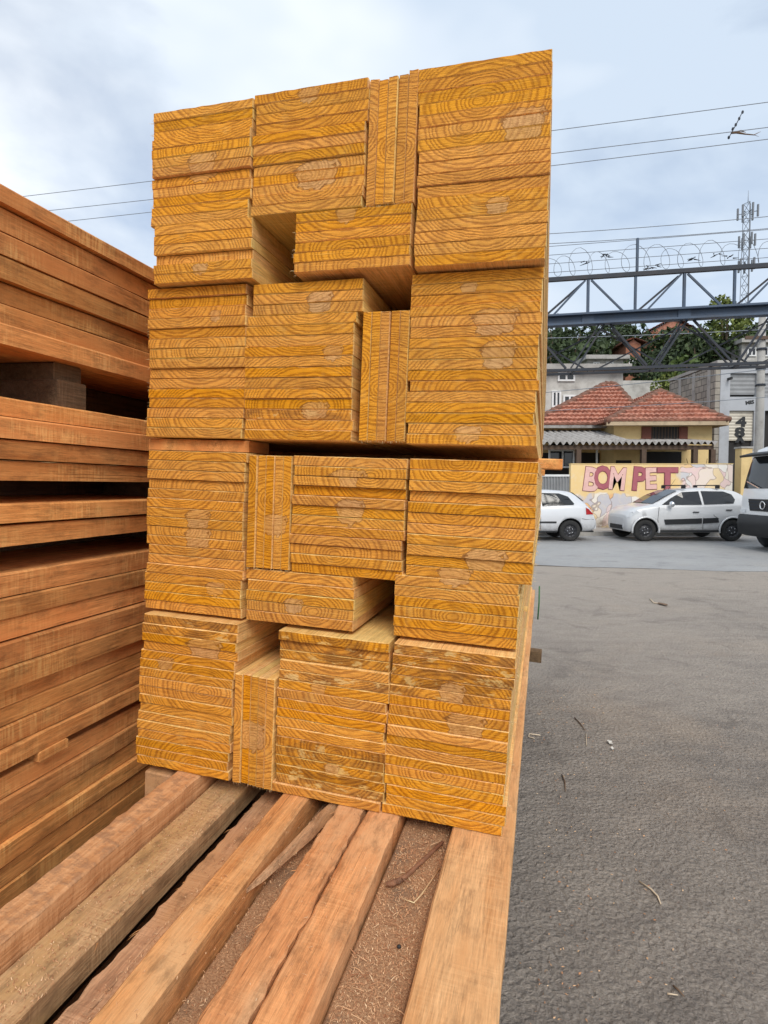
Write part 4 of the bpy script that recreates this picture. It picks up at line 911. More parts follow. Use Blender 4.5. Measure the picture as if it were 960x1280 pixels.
def mural_wall():
    y = 19.0; x0, x1 = gx(713, y), gx(915, y); top = gz(580.5, y)
    root = empty('painted_wall', (x0, y, 0.12))
    tag(root, 'low yellow wall painted with BOM PET lettering behind the parked cars', 'wall')
    MB().box(0, x1-x0, 0.0, 0.18, 0.0, top-0.12).build('wall', 'mural', root)
    MB().box(-0.01, x1-x0+0.01, -0.012, 0.192, top-0.12, top-0.09).build('coping', 'yellow_wall', root)
    zb = gz(612, y)-0.12; h = gz(583, y)-gz(611, y)
    sz = h/0.70
    for q, (ch, px, mt, rot, dz, k, sxx) in enumerate((('B', 736.5, 'let_pink', 0.12, -0.02, 1.0, 0.86), ('O', 753.5, 'let_maroon', -0.05, 0.05, 0.95, 0.72), ('M', 770, 'let_pink', 0.10, 0.03, 0.93, 0.74), ('P', 797, 'let_maroon', 0.08, 0.0, 0.98, 0.86), ('E', 813, 'let_pink', -0.04, 0.05, 0.88, 0.80), ('T', 833.5, 'let_maroon', 0.0, 0.0, 0.95, 1.05))):
        X = gx(px, y)-x0
        o = letter(ch, sz*k, 'let_line', root, (X, -0.004-0.0013*q, zb+dz), rot, 0.056, 0.002, 'letter_outline', sxx)
        c = letter(ch, sz*k, mt, root, (X, -0.0165-0.0013*q, zb+dz), rot, 0.036, 0.002, 'letter', sxx)
    # pier and grey end of wall
    p = empty('gate_pier', (gx(922, 19.2), 19.1, 0.12)); tag(p, 'ochre gate pier standing at the end of the painted wall', 'pier')
    MB().box(0, 0.36, -0.05, 0.3, 0.0, gz(561, 19.2)-0.12).build('shaft', 'yellow_wall', p); MB().box(-0.03, 0.39, -0.08, 0.33, gz(561, 19.2)-0.12, gz(561, 19.2)-0.06).build('cap', 'concrete', p)
    w = empty('grey_wall', (gx(922, 19.2)+0.37, 19.12, 0.12)); tag(w, 'grey rendered wall behind the lorry right of the ochre pier', 'wall')
    MB().box(0, 8, 0, 0.18, 0, gz(563, 19.2)-0.12).build('wall', 'grey_paint', w); MB().box(-0.0, 8, -0.02, 0.2, gz(563, 19.2)-0.12, gz(563, 19.2)-0.07).build('coping', 'concrete', w)
    # corrugated gate
    g = empty('metal_gate', (gx(713, y)-3.0, y+0.08, 0.12)); tag(g, 'ribbed grey metal gate left of the painted wall', 'gate')
    n = 30; vs = []
    for i in range(n*4+1):
        xx = 2.98*i/(n*4); yy = 0.02 if (i % 4) in (1, 2) else -0.02
        vs += [(xx, yy, 0.05), (xx, yy, 1.72)]
    MB().add(vs, [(2*i, 2*i+1, 2*i+3, 2*i+2) for i in range(n*4)]).build('ribbed_sheet', 'roller_grey', g)
    fr = MB(); fr.box(0, 2.98, -0.03, 0.03, 1.72, 1.79); fr.box(0, 2.98, -0.03, 0.03, 0.0, 0.05); fr.build('frame', 'white_paint', g)
    mb = MB().box(-16, 0, 0, 0.18, 0, 2.2).build('boundary_wall', 'yellow_wall'); mb.location = (gx(713, y)-3.02, y, 0.12)
    tag(mb, 'ochre boundary wall hidden behind the pine stack', 'wall')
mural_wall()

# ------------------------------------------------------------------ house with tiled hip roofs
def tiled_plane(mb, e0, e1, r0, r1, rows, across=0.22):
    """a stepped, scalloped tile slope from eave e0-e1 to ridge r0-r1"""
    e0, e1, r0, r1 = map(Vector, (e0, e1, r0, r1))
    nrm = (e1-e0).cross(r0-e0)
    if nrm.length < 1e-6: nrm = (e1-e0).cross(r1-e0)
    nrm.normalize()
    if nrm.z < 0: nrm = -nrm
    for j in range(rows):
        t0, t1 = j/rows, (j+1)/rows + 0.10/rows
        a0, a1 = e0.lerp(r0, t0), e1.lerp(r1, t0); b0, b1 = e0.lerp(r0, min(1, t1)), e1.lerp(r1, min(1, t1))
        L = (a1-a0).length; n = max(2, int(L/across))*4
        vs = []
        for i in range(n+1):
            ph = i/4.0; h = 0.045*abs(math.sin(PI*ph)); jit = 0.008*math.sin(i*12.9+j*7.7)
            p = a0.lerp(a1, i/n); q = b0.lerp(b1, i/n)
            vs += [p + nrm*(0.12+h+jit), q + nrm*(0.0+h), p + nrm*(0.01+h*0.5)]
        mb.add(vs, [(3*i, 3*i+3, 3*i+4, 3*i+1) for i in range(n)] + [(3*i+2, 3*i+5, 3*i+3, 3*i) for i in range(n)])
def ridge(mb, a, b, r=0.13):
    a, b = Vector(a), Vector(b); n = max(2, int((b-a).length/0.38))
    for i in range(n):
        p, q = a.lerp(b, i/n), a.lerp(b, (i+1.12)/n); mb.tube([p + Vector((0, 0, 0.05)), q + Vector((0, 0, 0.02))], [r*1.12, r*0.9], 8)
def house():
    Y = 24.0
    root = empty('tiled_house', (gx(800, Y), Y, 0.12)); tag(root, 'ochre house with clay tiled hip roofs and a dark porch behind the wall', 'house')
    ox, oy = root.location.x, root.location.y
    def P(px, y, py): return (gx(px, y)-ox, y-oy, gz(py, y)-0.12)
    # walls: right room in front, left room set back
    xr0, xr1 = gx(766, Y)-ox, gx(888, Y)-ox; ev = gz(526, Y-0.5)-0.12
    MB().box(xr0, xr1, 0.0, 6.0, 0, ev).build('wall', 'yellow_wall', root)
    xl0 = gx(660, Y)-ox
    MB().box(xl0, xr0-0.005, 1.4, 7.0, 0, ev-0.02).build('wall', 'yellow_wall', root)
    # right roof
    yf = -0.6; A = P(757, Y+yf, 528); Bq = P(909, Y+yf, 523); zE = A[2]
    A = (A[0], yf, zE); B = (Bq[0], yf, zE+0.03); yb = 6.5; C = (B[0], yb, zE); D = (A[0], yb, zE)
    apx = gx(823, Y+2.6)-ox; apz = gz(491, Y+2.6)-0.12; AP = (apx, 2.6, apz); AP2 = (apx, 4.2, apz)
    mb = MB(); tiled_plane(mb, A, B, AP, AP, 8); tiled_plane(mb, B, C, AP, AP2, 8); tiled_plane(mb, D, A, AP2, AP, 8); tiled_plane(mb, C, D, AP2, AP2, 6)
    rf = mb.build('roof', 'tile', root)
    mb = MB(); ridge(mb, A, AP); ridge(mb, B, AP); ridge(mb, AP, AP2); mb.build('ridge_tiles', 'ridge', rf)
    mb = MB(); mb.bar((A[0], yf+0.03, zE-0.06), (B[0], yf+0.03, zE-0.04), 0.05, 0.16); mb.bar((B[0]-0.03, yf, zE-0.06), (C[0]-0.03, yb, zE-0.06), 0.05, 0.16); mb.add([(A[0], yf+0.06, zE-0.1), (B[0], yf+0.06, zE-0.1), (B[0], 0.1, zE-0.1), (A[0], 0.1, zE-0.1)], [(0, 1, 2, 3)]); mb.build('eaves_board', 'eaves', rf)
    # left, higher roof behind
    yf2 = 0.8; E = P(660, Y+yf2, 532); F = P(790, Y+yf2, 532); E = (E[0], yf2, E[2]); F = (F[0], yf2, E[2]); yb2 = 8.0
    rz = gz(482, Y+4.0)-0.12; R0 = (gx(754, Y+4)-ox, 4.0, rz); R1 = (gx(766, Y+4)-ox, 4.0, rz); Fr = (gx(812, Y+yf2)-ox, yf2, E[2]); G = (Fr[0], yb2, E[2]); Hh = (E[0], yb2, E[2])
    mb = MB(); tiled_plane(mb, E, Fr, R0, R1, 11); tiled_plane(mb, Fr, G, R1, R1, 11); tiled_plane(mb, Hh, E, R0, R0, 11); tiled_plane(mb, G, Hh, R1, R0, 8)
    rf2 = mb.build('roof', 'tile', root)
    mb = MB(); ridge(mb, E, R0); ridge(mb, Fr, R1); ridge(mb, R0, R1); mb.build('ridge_tiles', 'ridge', rf2)
    mb = MB(); mb.bar((E[0], yf2+0.03, E[2]-0.06), (Fr[0], yf2+0.03, E[2]-0.06), 0.05, 0.12); mb.build('eaves_board', 'fibre', rf2)
    # corrugated porch roof
    x0 = gx(655, Y)-ox; x1 = gx(896, Y-2.2)-ox; n = 150; vs = []; zf, zbk = gz(554, Y-2.2)-0.12, gz(537, Y+0.6)-0.12
    for i in range(n+1):
        x = x0+(x1-x0)*i/n; h = 0.07*math.sin(i*PI/2.75)
        vs += [(x, -2.2, zf+h), (x, -0.02 if x > xr0 else 1.35, (zbk if x <= xr0 else zf+0.28)+h), (x, -2.2, zf+h-0.012)]
    mb = MB().add(vs, [(3*i, 3*i+3, 3*i+4, 3*i+1) for i in range(n)] + [(3*i+2, 3*i+5, 3*i+3, 3*i) for i in range(n)], 0, True)
    pr = mb.build('porch_roof', 'fibre', root)
    MB().box(x0, x1-0.1, -2.05, -1.93, zf-0.24, zf-0.08).build('porch_beam', 'timber_dark', root)
    for px in (722, 803, 867, 889):
        x = gx(px, Y-2)-ox; MB().box(x-0.09, x+0.09, -2.08, -1.90, 0, zf-0.24).build('porch_post', 'timber_dark', root)
    # porch back: dark panels painting in the porch shade, window with shutters, door
    MB().box(gx(676, Y)-ox, gx(764, Y)-ox, 1.36, 1.398, 0.1, 2.9).build('porch_opening_shade', 'dark_inside', root)
    wx0, wx1 = gx(812, Y)-ox, gx(846, Y)-ox; wz0, wz1 = gz(560, Y)-0.12, gz(534, Y)-0.12
    w = MB().box(wx0, wx1, -0.03, -0.004, wz0, wz1).build('window', 'dark_inside', root)
    fr = MB()
    for k in range(9): xx = wx0+0.06+(wx1-wx0-0.12)*k/8; fr.box(xx-0.012, xx+0.012, -0.05, -0.034, wz0, wz1)
    fr.build('window_grille', 'timber_dark', w)
    for a, b in ((gx(800, Y)-ox, wx0-0.01), (wx1+0.01, gx(857, Y)-ox)):
        sh = MB().box(a, b, -0.06, -0.006, wz0-0.1, wz1).build('shutter', 'shutter_wood', root)
        m = MB()
        for k in range(9): zz = wz0+(wz1-wz0)*k/9; m.box(a+0.05, b-0.05, -0.075, -0.061, zz, zz+0.07)
        m.build('louvre', 'shutter_wood', sh)
    d0, d1 = gx(806, Y)-ox, gx(850, Y)-ox
    d = MB().box(d0, d1, -0.04, -0.005, 0.2, gz(562, Y)-0.12-0.1).build('door', 'dark_inside', root); MB().box(d0+0.9, d0+1.0, -0.06, -0.041, 0.2, 1.6).build('door_post', 'timber_dark', d)
    MB().box(gx(769, Y)-ox, gx(788, Y)-ox, -0.03, -0.004, 0.1, 2.5).build('open_doorway', 'dark_inside', root)  # added dark panel standing in for shade under the porch roof
    # white window frame at the far left of the porch
    m = MB(); a, b = gx(686, Y-1)-ox, gx(716, Y-1)-ox; z0, z1 = gz(584, Y-1)-0.12, gz(553, Y-1)-0.12
    for zz in (z0, (z0+2*z1)/3, z1): m.box(a, b, -1.03, -0.98, zz-0.03, zz+0.03)
    for xx in (a, (a*0.45+b*0.55), b): m.box(xx-0.03, xx+0.03, -1.035, -0.985, z0, z1)
    m.build('porch_window_frame', 'white_paint', root)
    MB().box(a, b, -0.97, -0.95, z0, z1).build('porch_window_pane', 'glass', root)
    m = MB(); a, b = gx(745, Y-1)-ox, gx(764, Y-1)-ox; zz = gz(562, Y-1)-0.12; m.box(a, b, -1.03, -0.98, zz-0.025, zz+0.025); m.box(a-0.03, a+0.03, -1.035, -0.985, zz-0.6, zz+0.4); m.build('porch_rail', 'white_paint', root)
    # bare dry stems leaning in the porch corner
    m = MB()
    for k in range(4):
        x = gx(870+3.5*k, Y-1.5)-ox; m.tube([(x, -1.5, 0.2), (x+0.1*(k-1.5), -1.5, 1.5), (x+0.3*(k-1.2), -1.4, 2.5)], [0.03, 0.02, 0.01], 5)
    o = m.build('dry_stems', 'twig'); o.location = root.location; tag(o, 'bare dry stems growing in the porch of the tiled house', 'plant')
house()

# ------------------------------------------------------------------ grey commercial building with roller doors
def roller(parent, name, x0, x1, z0, z1, y, mat, pitch=0.13):
    n = int((z1-z0)/pitch); vs = []
    for i in range(n*2+1):
        z = z0+(z1-z0)*i/(n*2); d = 0.02 if i % 2 else 0.0; vs += [(x0, y-d, z), (x1, y-d, z)]
    return MB().add(vs, [(2*i, 2*i+1, 2*i+3, 2*i+2) for i in range(n*2)]).build(name, mat, parent)
def grey_building():
    Y = 26.0; X0 = gx(897, Y); root = empty('grey_building', (X0, Y, 0.0)); tag(root, 'grey two storey building with roller doors numbered 48', 'building')
    L = lambda px: gx(px, Y)-X0
    H = gz(457, Y)
    MB().box(0, 9, 0.2, 4.2, 0, H).build('wall', 'dark_inside', root)
    f = MB(); T = 0.2
    rects = [(0, 9, gz(468, Y), H), (0, 9, gz(514, Y), gz(497, Y)), (0, L(909), 0, gz(514, Y)), (0, L(909), gz(497, Y), gz(468, Y)), (L(940), L(953), 0, gz(514, Y)), (L(942), L(950), gz(497, Y), gz(468, Y))]
    for a, b, c, d in rects: f.box(a, b, 0, T, c, d)
    f.build('facade', 'grey_paint', root)
    roller(root, 'roller_door', L(909), L(940), gz(551, Y), gz(514, Y), 0.12, 'roller')
    roller(root, 'upper_shutter', L(909), L(942), gz(494, Y), gz(468, Y), 0.12, 'roller_grey', 0.16)
    roller(root, 'upper_shutter', L(950), 8.9, gz(497, Y), gz(468, Y), 0.12, 'roller_grey', 0.16)
    for ch, px, py, s in (('4', 925.5, 533, 0.62), ('8', 924, 546, 0.62)):
        letter(ch, s*0.95, 'black', root, (L(px), 0.09, gz(py, Y)), 0, 0.03, 0.002, 'number', 1.5)
    letter('^', 0.6, 'black', root, (L(924.5), 0.09, gz(557.5, Y)), 0, 0.03, 0.002, 'number', 1.4)
    letter('MIS', 0.22, 'black', root, (L(934), -0.004, gz(506, Y)), -0.15, 0.012, 0.002, 'sign_lettering', 1.2)
    MB().box(L(905), L(907), -0.3, 0.0, gz(477, Y), gz(474, Y)).build('lamp_bracket', 'black', root)
    # block side wall running back
    MB().box(-0.22, -0.005, 0.02, 4.2, 0, H-0.05).build('side_wall', 'block', root)
    for i in range(3): MB().box(-0.26, -0.221, 0.4+i*1.3, 0.62+i*1.3, 0, H-0.06).build('side_pillar', 'concrete', root)
    MB().box(-0.25, 9.1, -0.15, 4.3, H, H+0.15).build('roof_slab', 'concrete', root)
    m = MB(); m.tube([(-0.6, 1.0, 4.2), (-0.6, 1.0, 5.0), (-0.45, 1.0, 5.3), (-0.2, 1.0, 5.3)], 0.07, 8); m.build('drain_pipe', 'white_paint', root)
grey_building()
def pole():
    y = 17.75; root = empty('utility_pole', (gx(946.5, y), y, 0.12)); tag(root, 'round concrete utility pole in front of the grey building', 'pole')
    MB().lathe([(0.14, 0), (0.12, 3.5), (0.10, 6.6), (0.001, 6.6)], 14, 'Z').build('shaft', 'concrete', root)
    for z in (4.5, 5.0, 5.6): MB().lathe([(0.125, z), (0.14, z), (0.14, z+0.06), (0.125, z+0.06)], 14, 'Z').build('band', 'steel_dark', root)
    MB().box(-0.6, 0.6, -0.16, -0.11, 5.9, 6.0).build('cross_arm', 'timber_dark', root)
pole()

# ------------------------------------------------------------------ buildings up the slope
def slope_buildings():
    def block(name, label, px0, px1, py0, Y, depth, mat, wins=(), roof=None, base=0.0):
        x0, x1 = gx(px0, Y), gx(px1, Y); H = gz(py0, Y); root = empty(name, (x0, Y, base)); tag(root, label, 'building')
        MB().box(0, x1-x0, 0, depth, 0, H-base).build('wall', mat, root)
        for (a, b, c, d, m) in wins:
            w = MB().box(gx(a, Y)-x0, gx(b, Y)-x0, -0.06, -0.004, gz(d, Y)-base, gz(c, Y)-base).build('window', 'glass', root)
            fr = MB(); A, Bx, Cc, D = gx(a, Y)-x0, gx(b, Y)-x0, gz(d, Y)-base, gz(c, Y)-base; t = 0.10
            fr.box(A-t, A, -0.09, -0.005, Cc-t, D+t); fr.box(Bx, Bx+t, -0.09, -0.005, Cc-t, D+t); fr.box(A, Bx, -0.09, -0.005, D, D+t); fr.box(A, Bx, -0.09, -0.005, Cc-t, Cc); fr.box((A+Bx)/2-t/2, (A+Bx)/2+t/2, -0.085, -0.062, Cc, D)
            fr.build('frame', m, w)
        if roof == 'slab': MB().box(-0.3, x1-x0+0.3, -0.5, depth, H-base, H-base+0.3).build('roof', 'concrete', root)
        if roof == 'gable':
            mb = MB(); w = x1-x0; z = H-base; tiled_plane(mb, (-0.4, -0.4, z), (-0.4, depth, z), (w/2, -0.4, z+w*0.3), (w/2, depth, z+w*0.3), 8, 0.5); tiled_plane(mb, (w+0.4, -0.4, z), (w+0.4, depth, z), (w/2, -0.4, z+w*0.3), (w/2, depth, z+w*0.3), 8, 0.5)
            mb.prism([(0, z), (w, z), (w/2, z+w*0.28)], 0, 0.2); mb.build('roof', 'tile', root)
        return root
    block('rendered_building', 'long grey rendered building with a small window behind the tiled roof', 640, 776, 465, 33.0, 8, 'pale_render', [(697, 714, 469, 476, 'white_paint'), (690, 697, 492, 508, 'white_paint'), (704, 716, 497, 508, 'white_paint')], 'slab')
    o = block('garden_wall', 'pale stained retaining wall behind the ridge of the tiled roof', 764, 826, 477, 36.0, 0.4, 'pale_render'); o['category'] = 'wall'
    block('brick_house', 'small red brick house with a gable on the hillside behind the truss', 779, 797, 432, 52.0, 7, 'brickred', [(784, 790, 452, 462, 'white_paint')], 'gable', hill_z(52)-2)
    block('brick_house', 'wide red roofed house higher on the hillside right of the brick one', 808, 866, 418, 66.0, 8, 'brickred', [(820, 826, 424, 430, 'white_paint'), (840, 846, 424, 430, 'white_paint')], 'gable', hill_z(66)-2)
    block('pale_house', 'pale low house with a slab roof on the slope left of the brick one', 732, 776, 452, 44.0, 5, 'pale_render', [(740, 745, 456, 461, 'white_paint'), (756, 762, 456, 461, 'white_paint')], 'slab', hill_z(44)-1)
    block('concrete_house', 'unfinished concrete house on the slope above the grey building', 922, 990, 432, 44.0, 5, 'pale_render', [(930, 938, 438, 446, 'white_paint'), (950, 958, 438, 446, 'white_paint')], 'slab')
slope_buildings()

# ------------------------------------------------------------------ trees
def leaf_cloud(mb, clumps, n, size, rnd):
    for _ in range(n):
        c, r = rnd.choice(clumps)
        while True:
            p = Vector((rnd.uniform(-1, 1), rnd.uniform(-1, 1), rnd.uniform(-1, 1)))
            if 0.25 < p.length < 1: break
        p = p.normalized()*(p.length**0.5); q = Vector(c) + Vector((p.x*r, p.y*r, p.z*r*0.8))
        a = Vector((rnd.gauss(0, 1), rnd.gauss(0, 1), rnd.gauss(0, 1))).normalized(); b = a.orthogonal().normalized(); b.rotate(Matrix.Rotation(rnd.uniform(0, 6.28), 3, a)); c2 = a.cross(b)
        s = size*rnd.uniform(0.6, 1.4)
        mb.add([q-b*s, q+c2*s*0.55, q+b*s, q-c2*s*0.55], [(0, 1, 2, 3)])
def tree(name, label, x, y, z, h, rad, mat, n, size, seed, group='trees on the hillside', trunk=0.45):
    rnd = random.Random(seed); root = empty(name, (x, y, z)); tag(root, label, 'tree', group)
    mb = MB(); tz = h*trunk; r0 = 0.03*h
    mb.tube([(0, 0, -0.3), (rnd.uniform(-.2, .2), 0, tz*0.5), (rnd.uniform(-.3, .3), rnd.uniform(-.3, .3), tz)], [r0, r0*0.8, r0*0.6], 8)
    clumps = []
    for k in range(11):
        a = rnd.uniform(0, 6.28); q = rnd.random()**0.6*rad*0.72; zz = tz + (h-tz)*rnd.uniform(0.05, 0.85)
        e = Vector((math.cos(a)*q, math.sin(a)*q, zz)); clumps.append((e, rad*rnd.uniform(0.26, 0.46)))
        mb.tube([(0, 0, tz*0.85), Vector((0, 0, tz)).lerp(e, 0.6) + Vector((0, 0, 0.1)), e], [r0*0.5, r0*0.3, r0*0.1], 5)
    mb.build('trunk', 'bark', root); lb = MB(); leaf_cloud(lb, clumps, n, size, rnd); lb.build('crown', mat, root)
def trees():
    def at(px, Y): return gx(px, Y)
    def T(name, label, px, top, Y, rad, mat, n, size, seed, base=None):
        z = hill_z(Y)-0.3 if base is None else base; h = gz(top, Y)-z; tree(name, label, at(px, Y), Y, z, h, rad, mat, n, size, seed)
    T('round_tree', 'dark rounded tree crown showing above the truss beam left of centre', 773, 381, 70, 3.6, 'leaf_dark', 3000, 0.20, 31)
    T('leafy_tree', 'sunlit yellow-green tree rising above the truss beam', 903, 357, 60, 3.1, 'leaf_lit', 2600, 0.22, 32)
    T('leafy_tree', 'dark hillside tree below the yellow-green crown', 880, 398, 62, 4.5, 'leaf_mid', 2600, 0.24, 33)
    specs = [(700, 402, 58, 4.0, 'leaf_dark', 'dark tree farthest left behind the truss'), (728, 400, 64, 4.0, 'leaf_dark', 'dark tree second from the left behind the truss'), (752, 404, 60, 4.2, 'leaf_dark', 'dark tree just left of the brick house'),
             (812, 402, 76, 4.6, 'leaf_dark', 'dark tree behind the red roofed hillside house'), (838, 408, 58, 4.0, 'leaf_dark', 'dark tree right of the red brick house'), (860, 404, 56, 3.8, 'leaf_mid', 'green tree left of the yellow-green one'),
             (925, 399, 64, 4.4, 'leaf_mid', 'green tree right of the yellow-green crown'), (950, 400, 68, 4.4, 'leaf_dark', 'dark tree farthest right behind the truss'), (690, 396, 80, 5.0, 'leaf_dark', 'far dark tree on the ridge at left'), (975, 396, 75, 5, 'leaf_dark', 'far dark tree on the ridge at right'),
             (845, 436, 44, 2.6, 'leaf_mid', 'small green tree beside the block side wall'), (816, 440, 46, 2.8, 'leaf_dark', 'low dark tree right of the brick house')]
    for k, (px, top, Y) in enumerate([(695, 414, 52), (716, 418, 50), (742, 415, 54), (768, 410, 58), (800, 414, 60), (824, 420, 52), (850, 418, 50), (872, 414, 48), (893, 416, 46), (912, 412, 50), (934, 408, 56), (955, 412, 52)]):
        specs.append((px, top, Y, 3.4, 'leaf_dark', 'low dark hillside tree, %s from the left in the front row' % (['first'] + ORD[1:])[k]))
    for i, (px, top, Y, r, mt, lb) in enumerate(specs): T('hillside_tree', lb, px, top, Y, r, mt, 1700, 0.24, 50+i)
    root = empty('bush', (gx(836, 34), 34, gz(497, 34))); tag(root, 'bright green bush over the pale retaining wall', 'bush'); rnd = random.Random(9)
    lb = MB(); leaf_cloud(lb, [((-0.5, 0, 0.6), 0.7), ((0.4, 0, 0.4), 0.6), ((0, 0.2, 1.0), 0.6), ((0.8, 0, 0.1), 0.45)], 900, 0.10, rnd); lb.build('foliage', 'leaf_lit', root)
    m = MB(); m.tube([(0, 0, -gz(497, 34)), (0, 0, 0), (0.1, 0, 0.8)], [0.12, 0.08, 0.03], 6); m.build('stem', 'bark', root)
trees()

# ------------------------------------------------------------------ overhead truss with razor wire
def truss():
    a, b = Vector((gx(690, 12.3), 12.3, 0)), Vector((gx(960, 11.5), 11.5, 0)); d = (b-a).normalized(); nrm = Vector((-d.y, d.x, 0))
    root = empty('truss_gantry', (0, 0, 0)); tag(root, 'blue-grey steel lattice gantry spanning above the yard entrance', 'gantry')
    zt, zm, zb = gz(354, 12.3), gz(405, 12.3), gz(465, 12.3)
    def P(s, z, o=0.0): return a + d*s + nrm*o + Vector((0, 0, z))
    s0, s1 = -4.3, 9.0; L = (b-a).length; pxm = L/270.0
    def sx(px): # position along the truss of a photo column
        best = min(range(2000), key=lambda i: abs(480+FPX*P(s0+(s1-s0)*i/2000, 0).x/P(s0+(s1-s0)*i/2000, 0).y-px)); return s0+(s1-s0)*best/2000
    def part(name, p, q, w, h=None, mat='steel'): return MB().bar(p, q, w, h).build(name, mat, root)
    part('top_chord', P(s0, zt), P(s1, zt), 0.08, 0.085, 'steel_dark')
    MB().bar(P(s0, zm), P(s1, zm), 0.08, 0.15).bar(P(s0, zm+0.10, -0.05), P(s1, zm+0.10, -0.05), 0.20, 0.04).bar(P(s0, zm-0.10, -0.05), P(s1, zm-0.10, -0.05), 0.20, 0.04).build('main_beam', 'steel', root)
    part('bottom_chord', P(s0, zb), P(s1, zb), 0.06, 0.055, 'steel_dark'); part('bottom_chord', P(s0, zb, 0.4), P(s1, zb, 0.4), 0.05, 0.05, 'steel_dark')
    nodes = [sx(731) + 1.88*k for k in range(-2, 4)]
    for s in nodes:
        if not s0 < s < s1: continue
        part('vertical', P(s, zm+0.12), P(s, zt-0.05), 0.05)
        for e in (-1, 1): part('diagonal', P(s+e*0.06, zt-0.06), P(s+e*0.72, zm+0.12), 0.038)
        part('vertical', P(s+0.94, zm+0.12), P(s+0.94, zt-0.05), 0.045)
        part('diagonal', P(s+1.80, zt-0.06, 0.12), P(s+0.97, zm+0.12, 0.12), 0.04, None, 'steel_dark')
        part('gusset_plate', P(s-0.12, zm, -0.055), P(s+0.12, zm, -0.055), 0.02, 0.17)
    lows = [sx(755) + 1.62*k for k in range(-2, 4)]
    for s in lows:
        if not s0 < s < s1-1: continue
        part('lower_diagonal', P(s+0.06, zm-0.12), P(s+0.80, zb+0.04), 0.04, None, 'steel_dark')
        for o in (0.0, 0.4): part('lower_diagonal', P(s-0.06, zm-0.12, o), P(s-0.60, zb+0.04, o), 0.035, None, 'steel_dark')
        part('lower_diagonal', P(s+1.6, zm-0.12, 0.4), P(s-0.2, zb+0.04, 0.4), 0.03, None, 'steel_dark')
        part('lower_diagonal', P(s-0.16, zm-0.12), P(s-0.72, zb+0.04), 0.03, None, 'steel_dark')
        part('lower_diagonal', P(s+0.16, zm-0.12, 0.4), P(s+0.90, zb+0.04, 0.4), 0.03, None, 'steel_dark')
        part('lower_diagonal', P(s-0.16-1.5, zm-0.12, 0.4), P(s-0.3, zb+0.04, 0.4), 0.03, None, 'steel_dark')
        part('lower_diagonal', P(s-0.66, zb, 0.0), P(s-0.66, zb, 0.4), 0.04, None, 'steel_dark')
    for s in (s0+0.2, s1-0.2):
        for o in (0.0, 0.4): part('leg', P(s, 0, o), P(s, zt, o), 0.16, 0.16, 'steel')
    # razor wire fence along the top
    f = empty('razor_wire_fence', (0, 0, 0)); tag(f, 'coiled razor wire on straight strands along the top of the gantry', 'razor wire')
    zc = zt+0.06; hh = gz(316, 12.0)-gz(352, 12.0)
    for px in (680, 791, 957, 1040):
        s = sx(px); MB().bar(P(s, zc), P(s, zc+hh+0.06), 0.045).build('post', 'steel', f)
    for k in range(4):
        z = zc+0.10+hh*0.9*k/3; MB().tube([P(s0, z), P((s0+s1)/2, z-0.01), P(s1, z)], 0.006, 4).build('wire_strand', 'galv', f)
    pts = []; turns = 38; rw = random.Random(14); amp = [rw.uniform(0.30, 0.48) for _ in range(turns+2)]; lat = [rw.uniform(0.10, 0.26) for _ in range(turns+2)]; mv = [rw.uniform(-0.09, 0.09) for _ in range(turns+2)]
    for i in range(turns*14):
        t = i/14.0; k = int(t); fr = t-k; an = 2*PI*t; A = amp[k]+(amp[k+1]-amp[k])*fr; B = lat[k]+(lat[k+1]-lat[k])*fr; D = mv[k]+(mv[k+1]-mv[k])*fr
        pts.append(P(s0+(s1-s0)*t/turns + B*math.sin(an) + D, zc+hh*(A+0.01) + hh*A*math.cos(an), 0.14*math.sin(an)))
    MB().tube(pts, 0.0048, 4).build('wire_coil', 'galv', f)
    rnd = random.Random(4)
    for px, py in ((750, 322), (755, 323), (806, 341), (812, 340), (862, 333), (888, 331), (905, 335), (726, 329)):
        s = sx(px); z = gz(py, 12.0); m = MB()
        for k in range(5):
            p = P(s+rnd.uniform(-.06, .06), z+rnd.uniform(-.03, .03), 0.0); m.tube([p, p+Vector((rnd.uniform(-.14, .14), rnd.uniform(-.03, .03), rnd.uniform(-.05, .05)))], [0.014, 0.004], 4)
        m.build('snagged_rag', 'steel_dark', f)
truss()

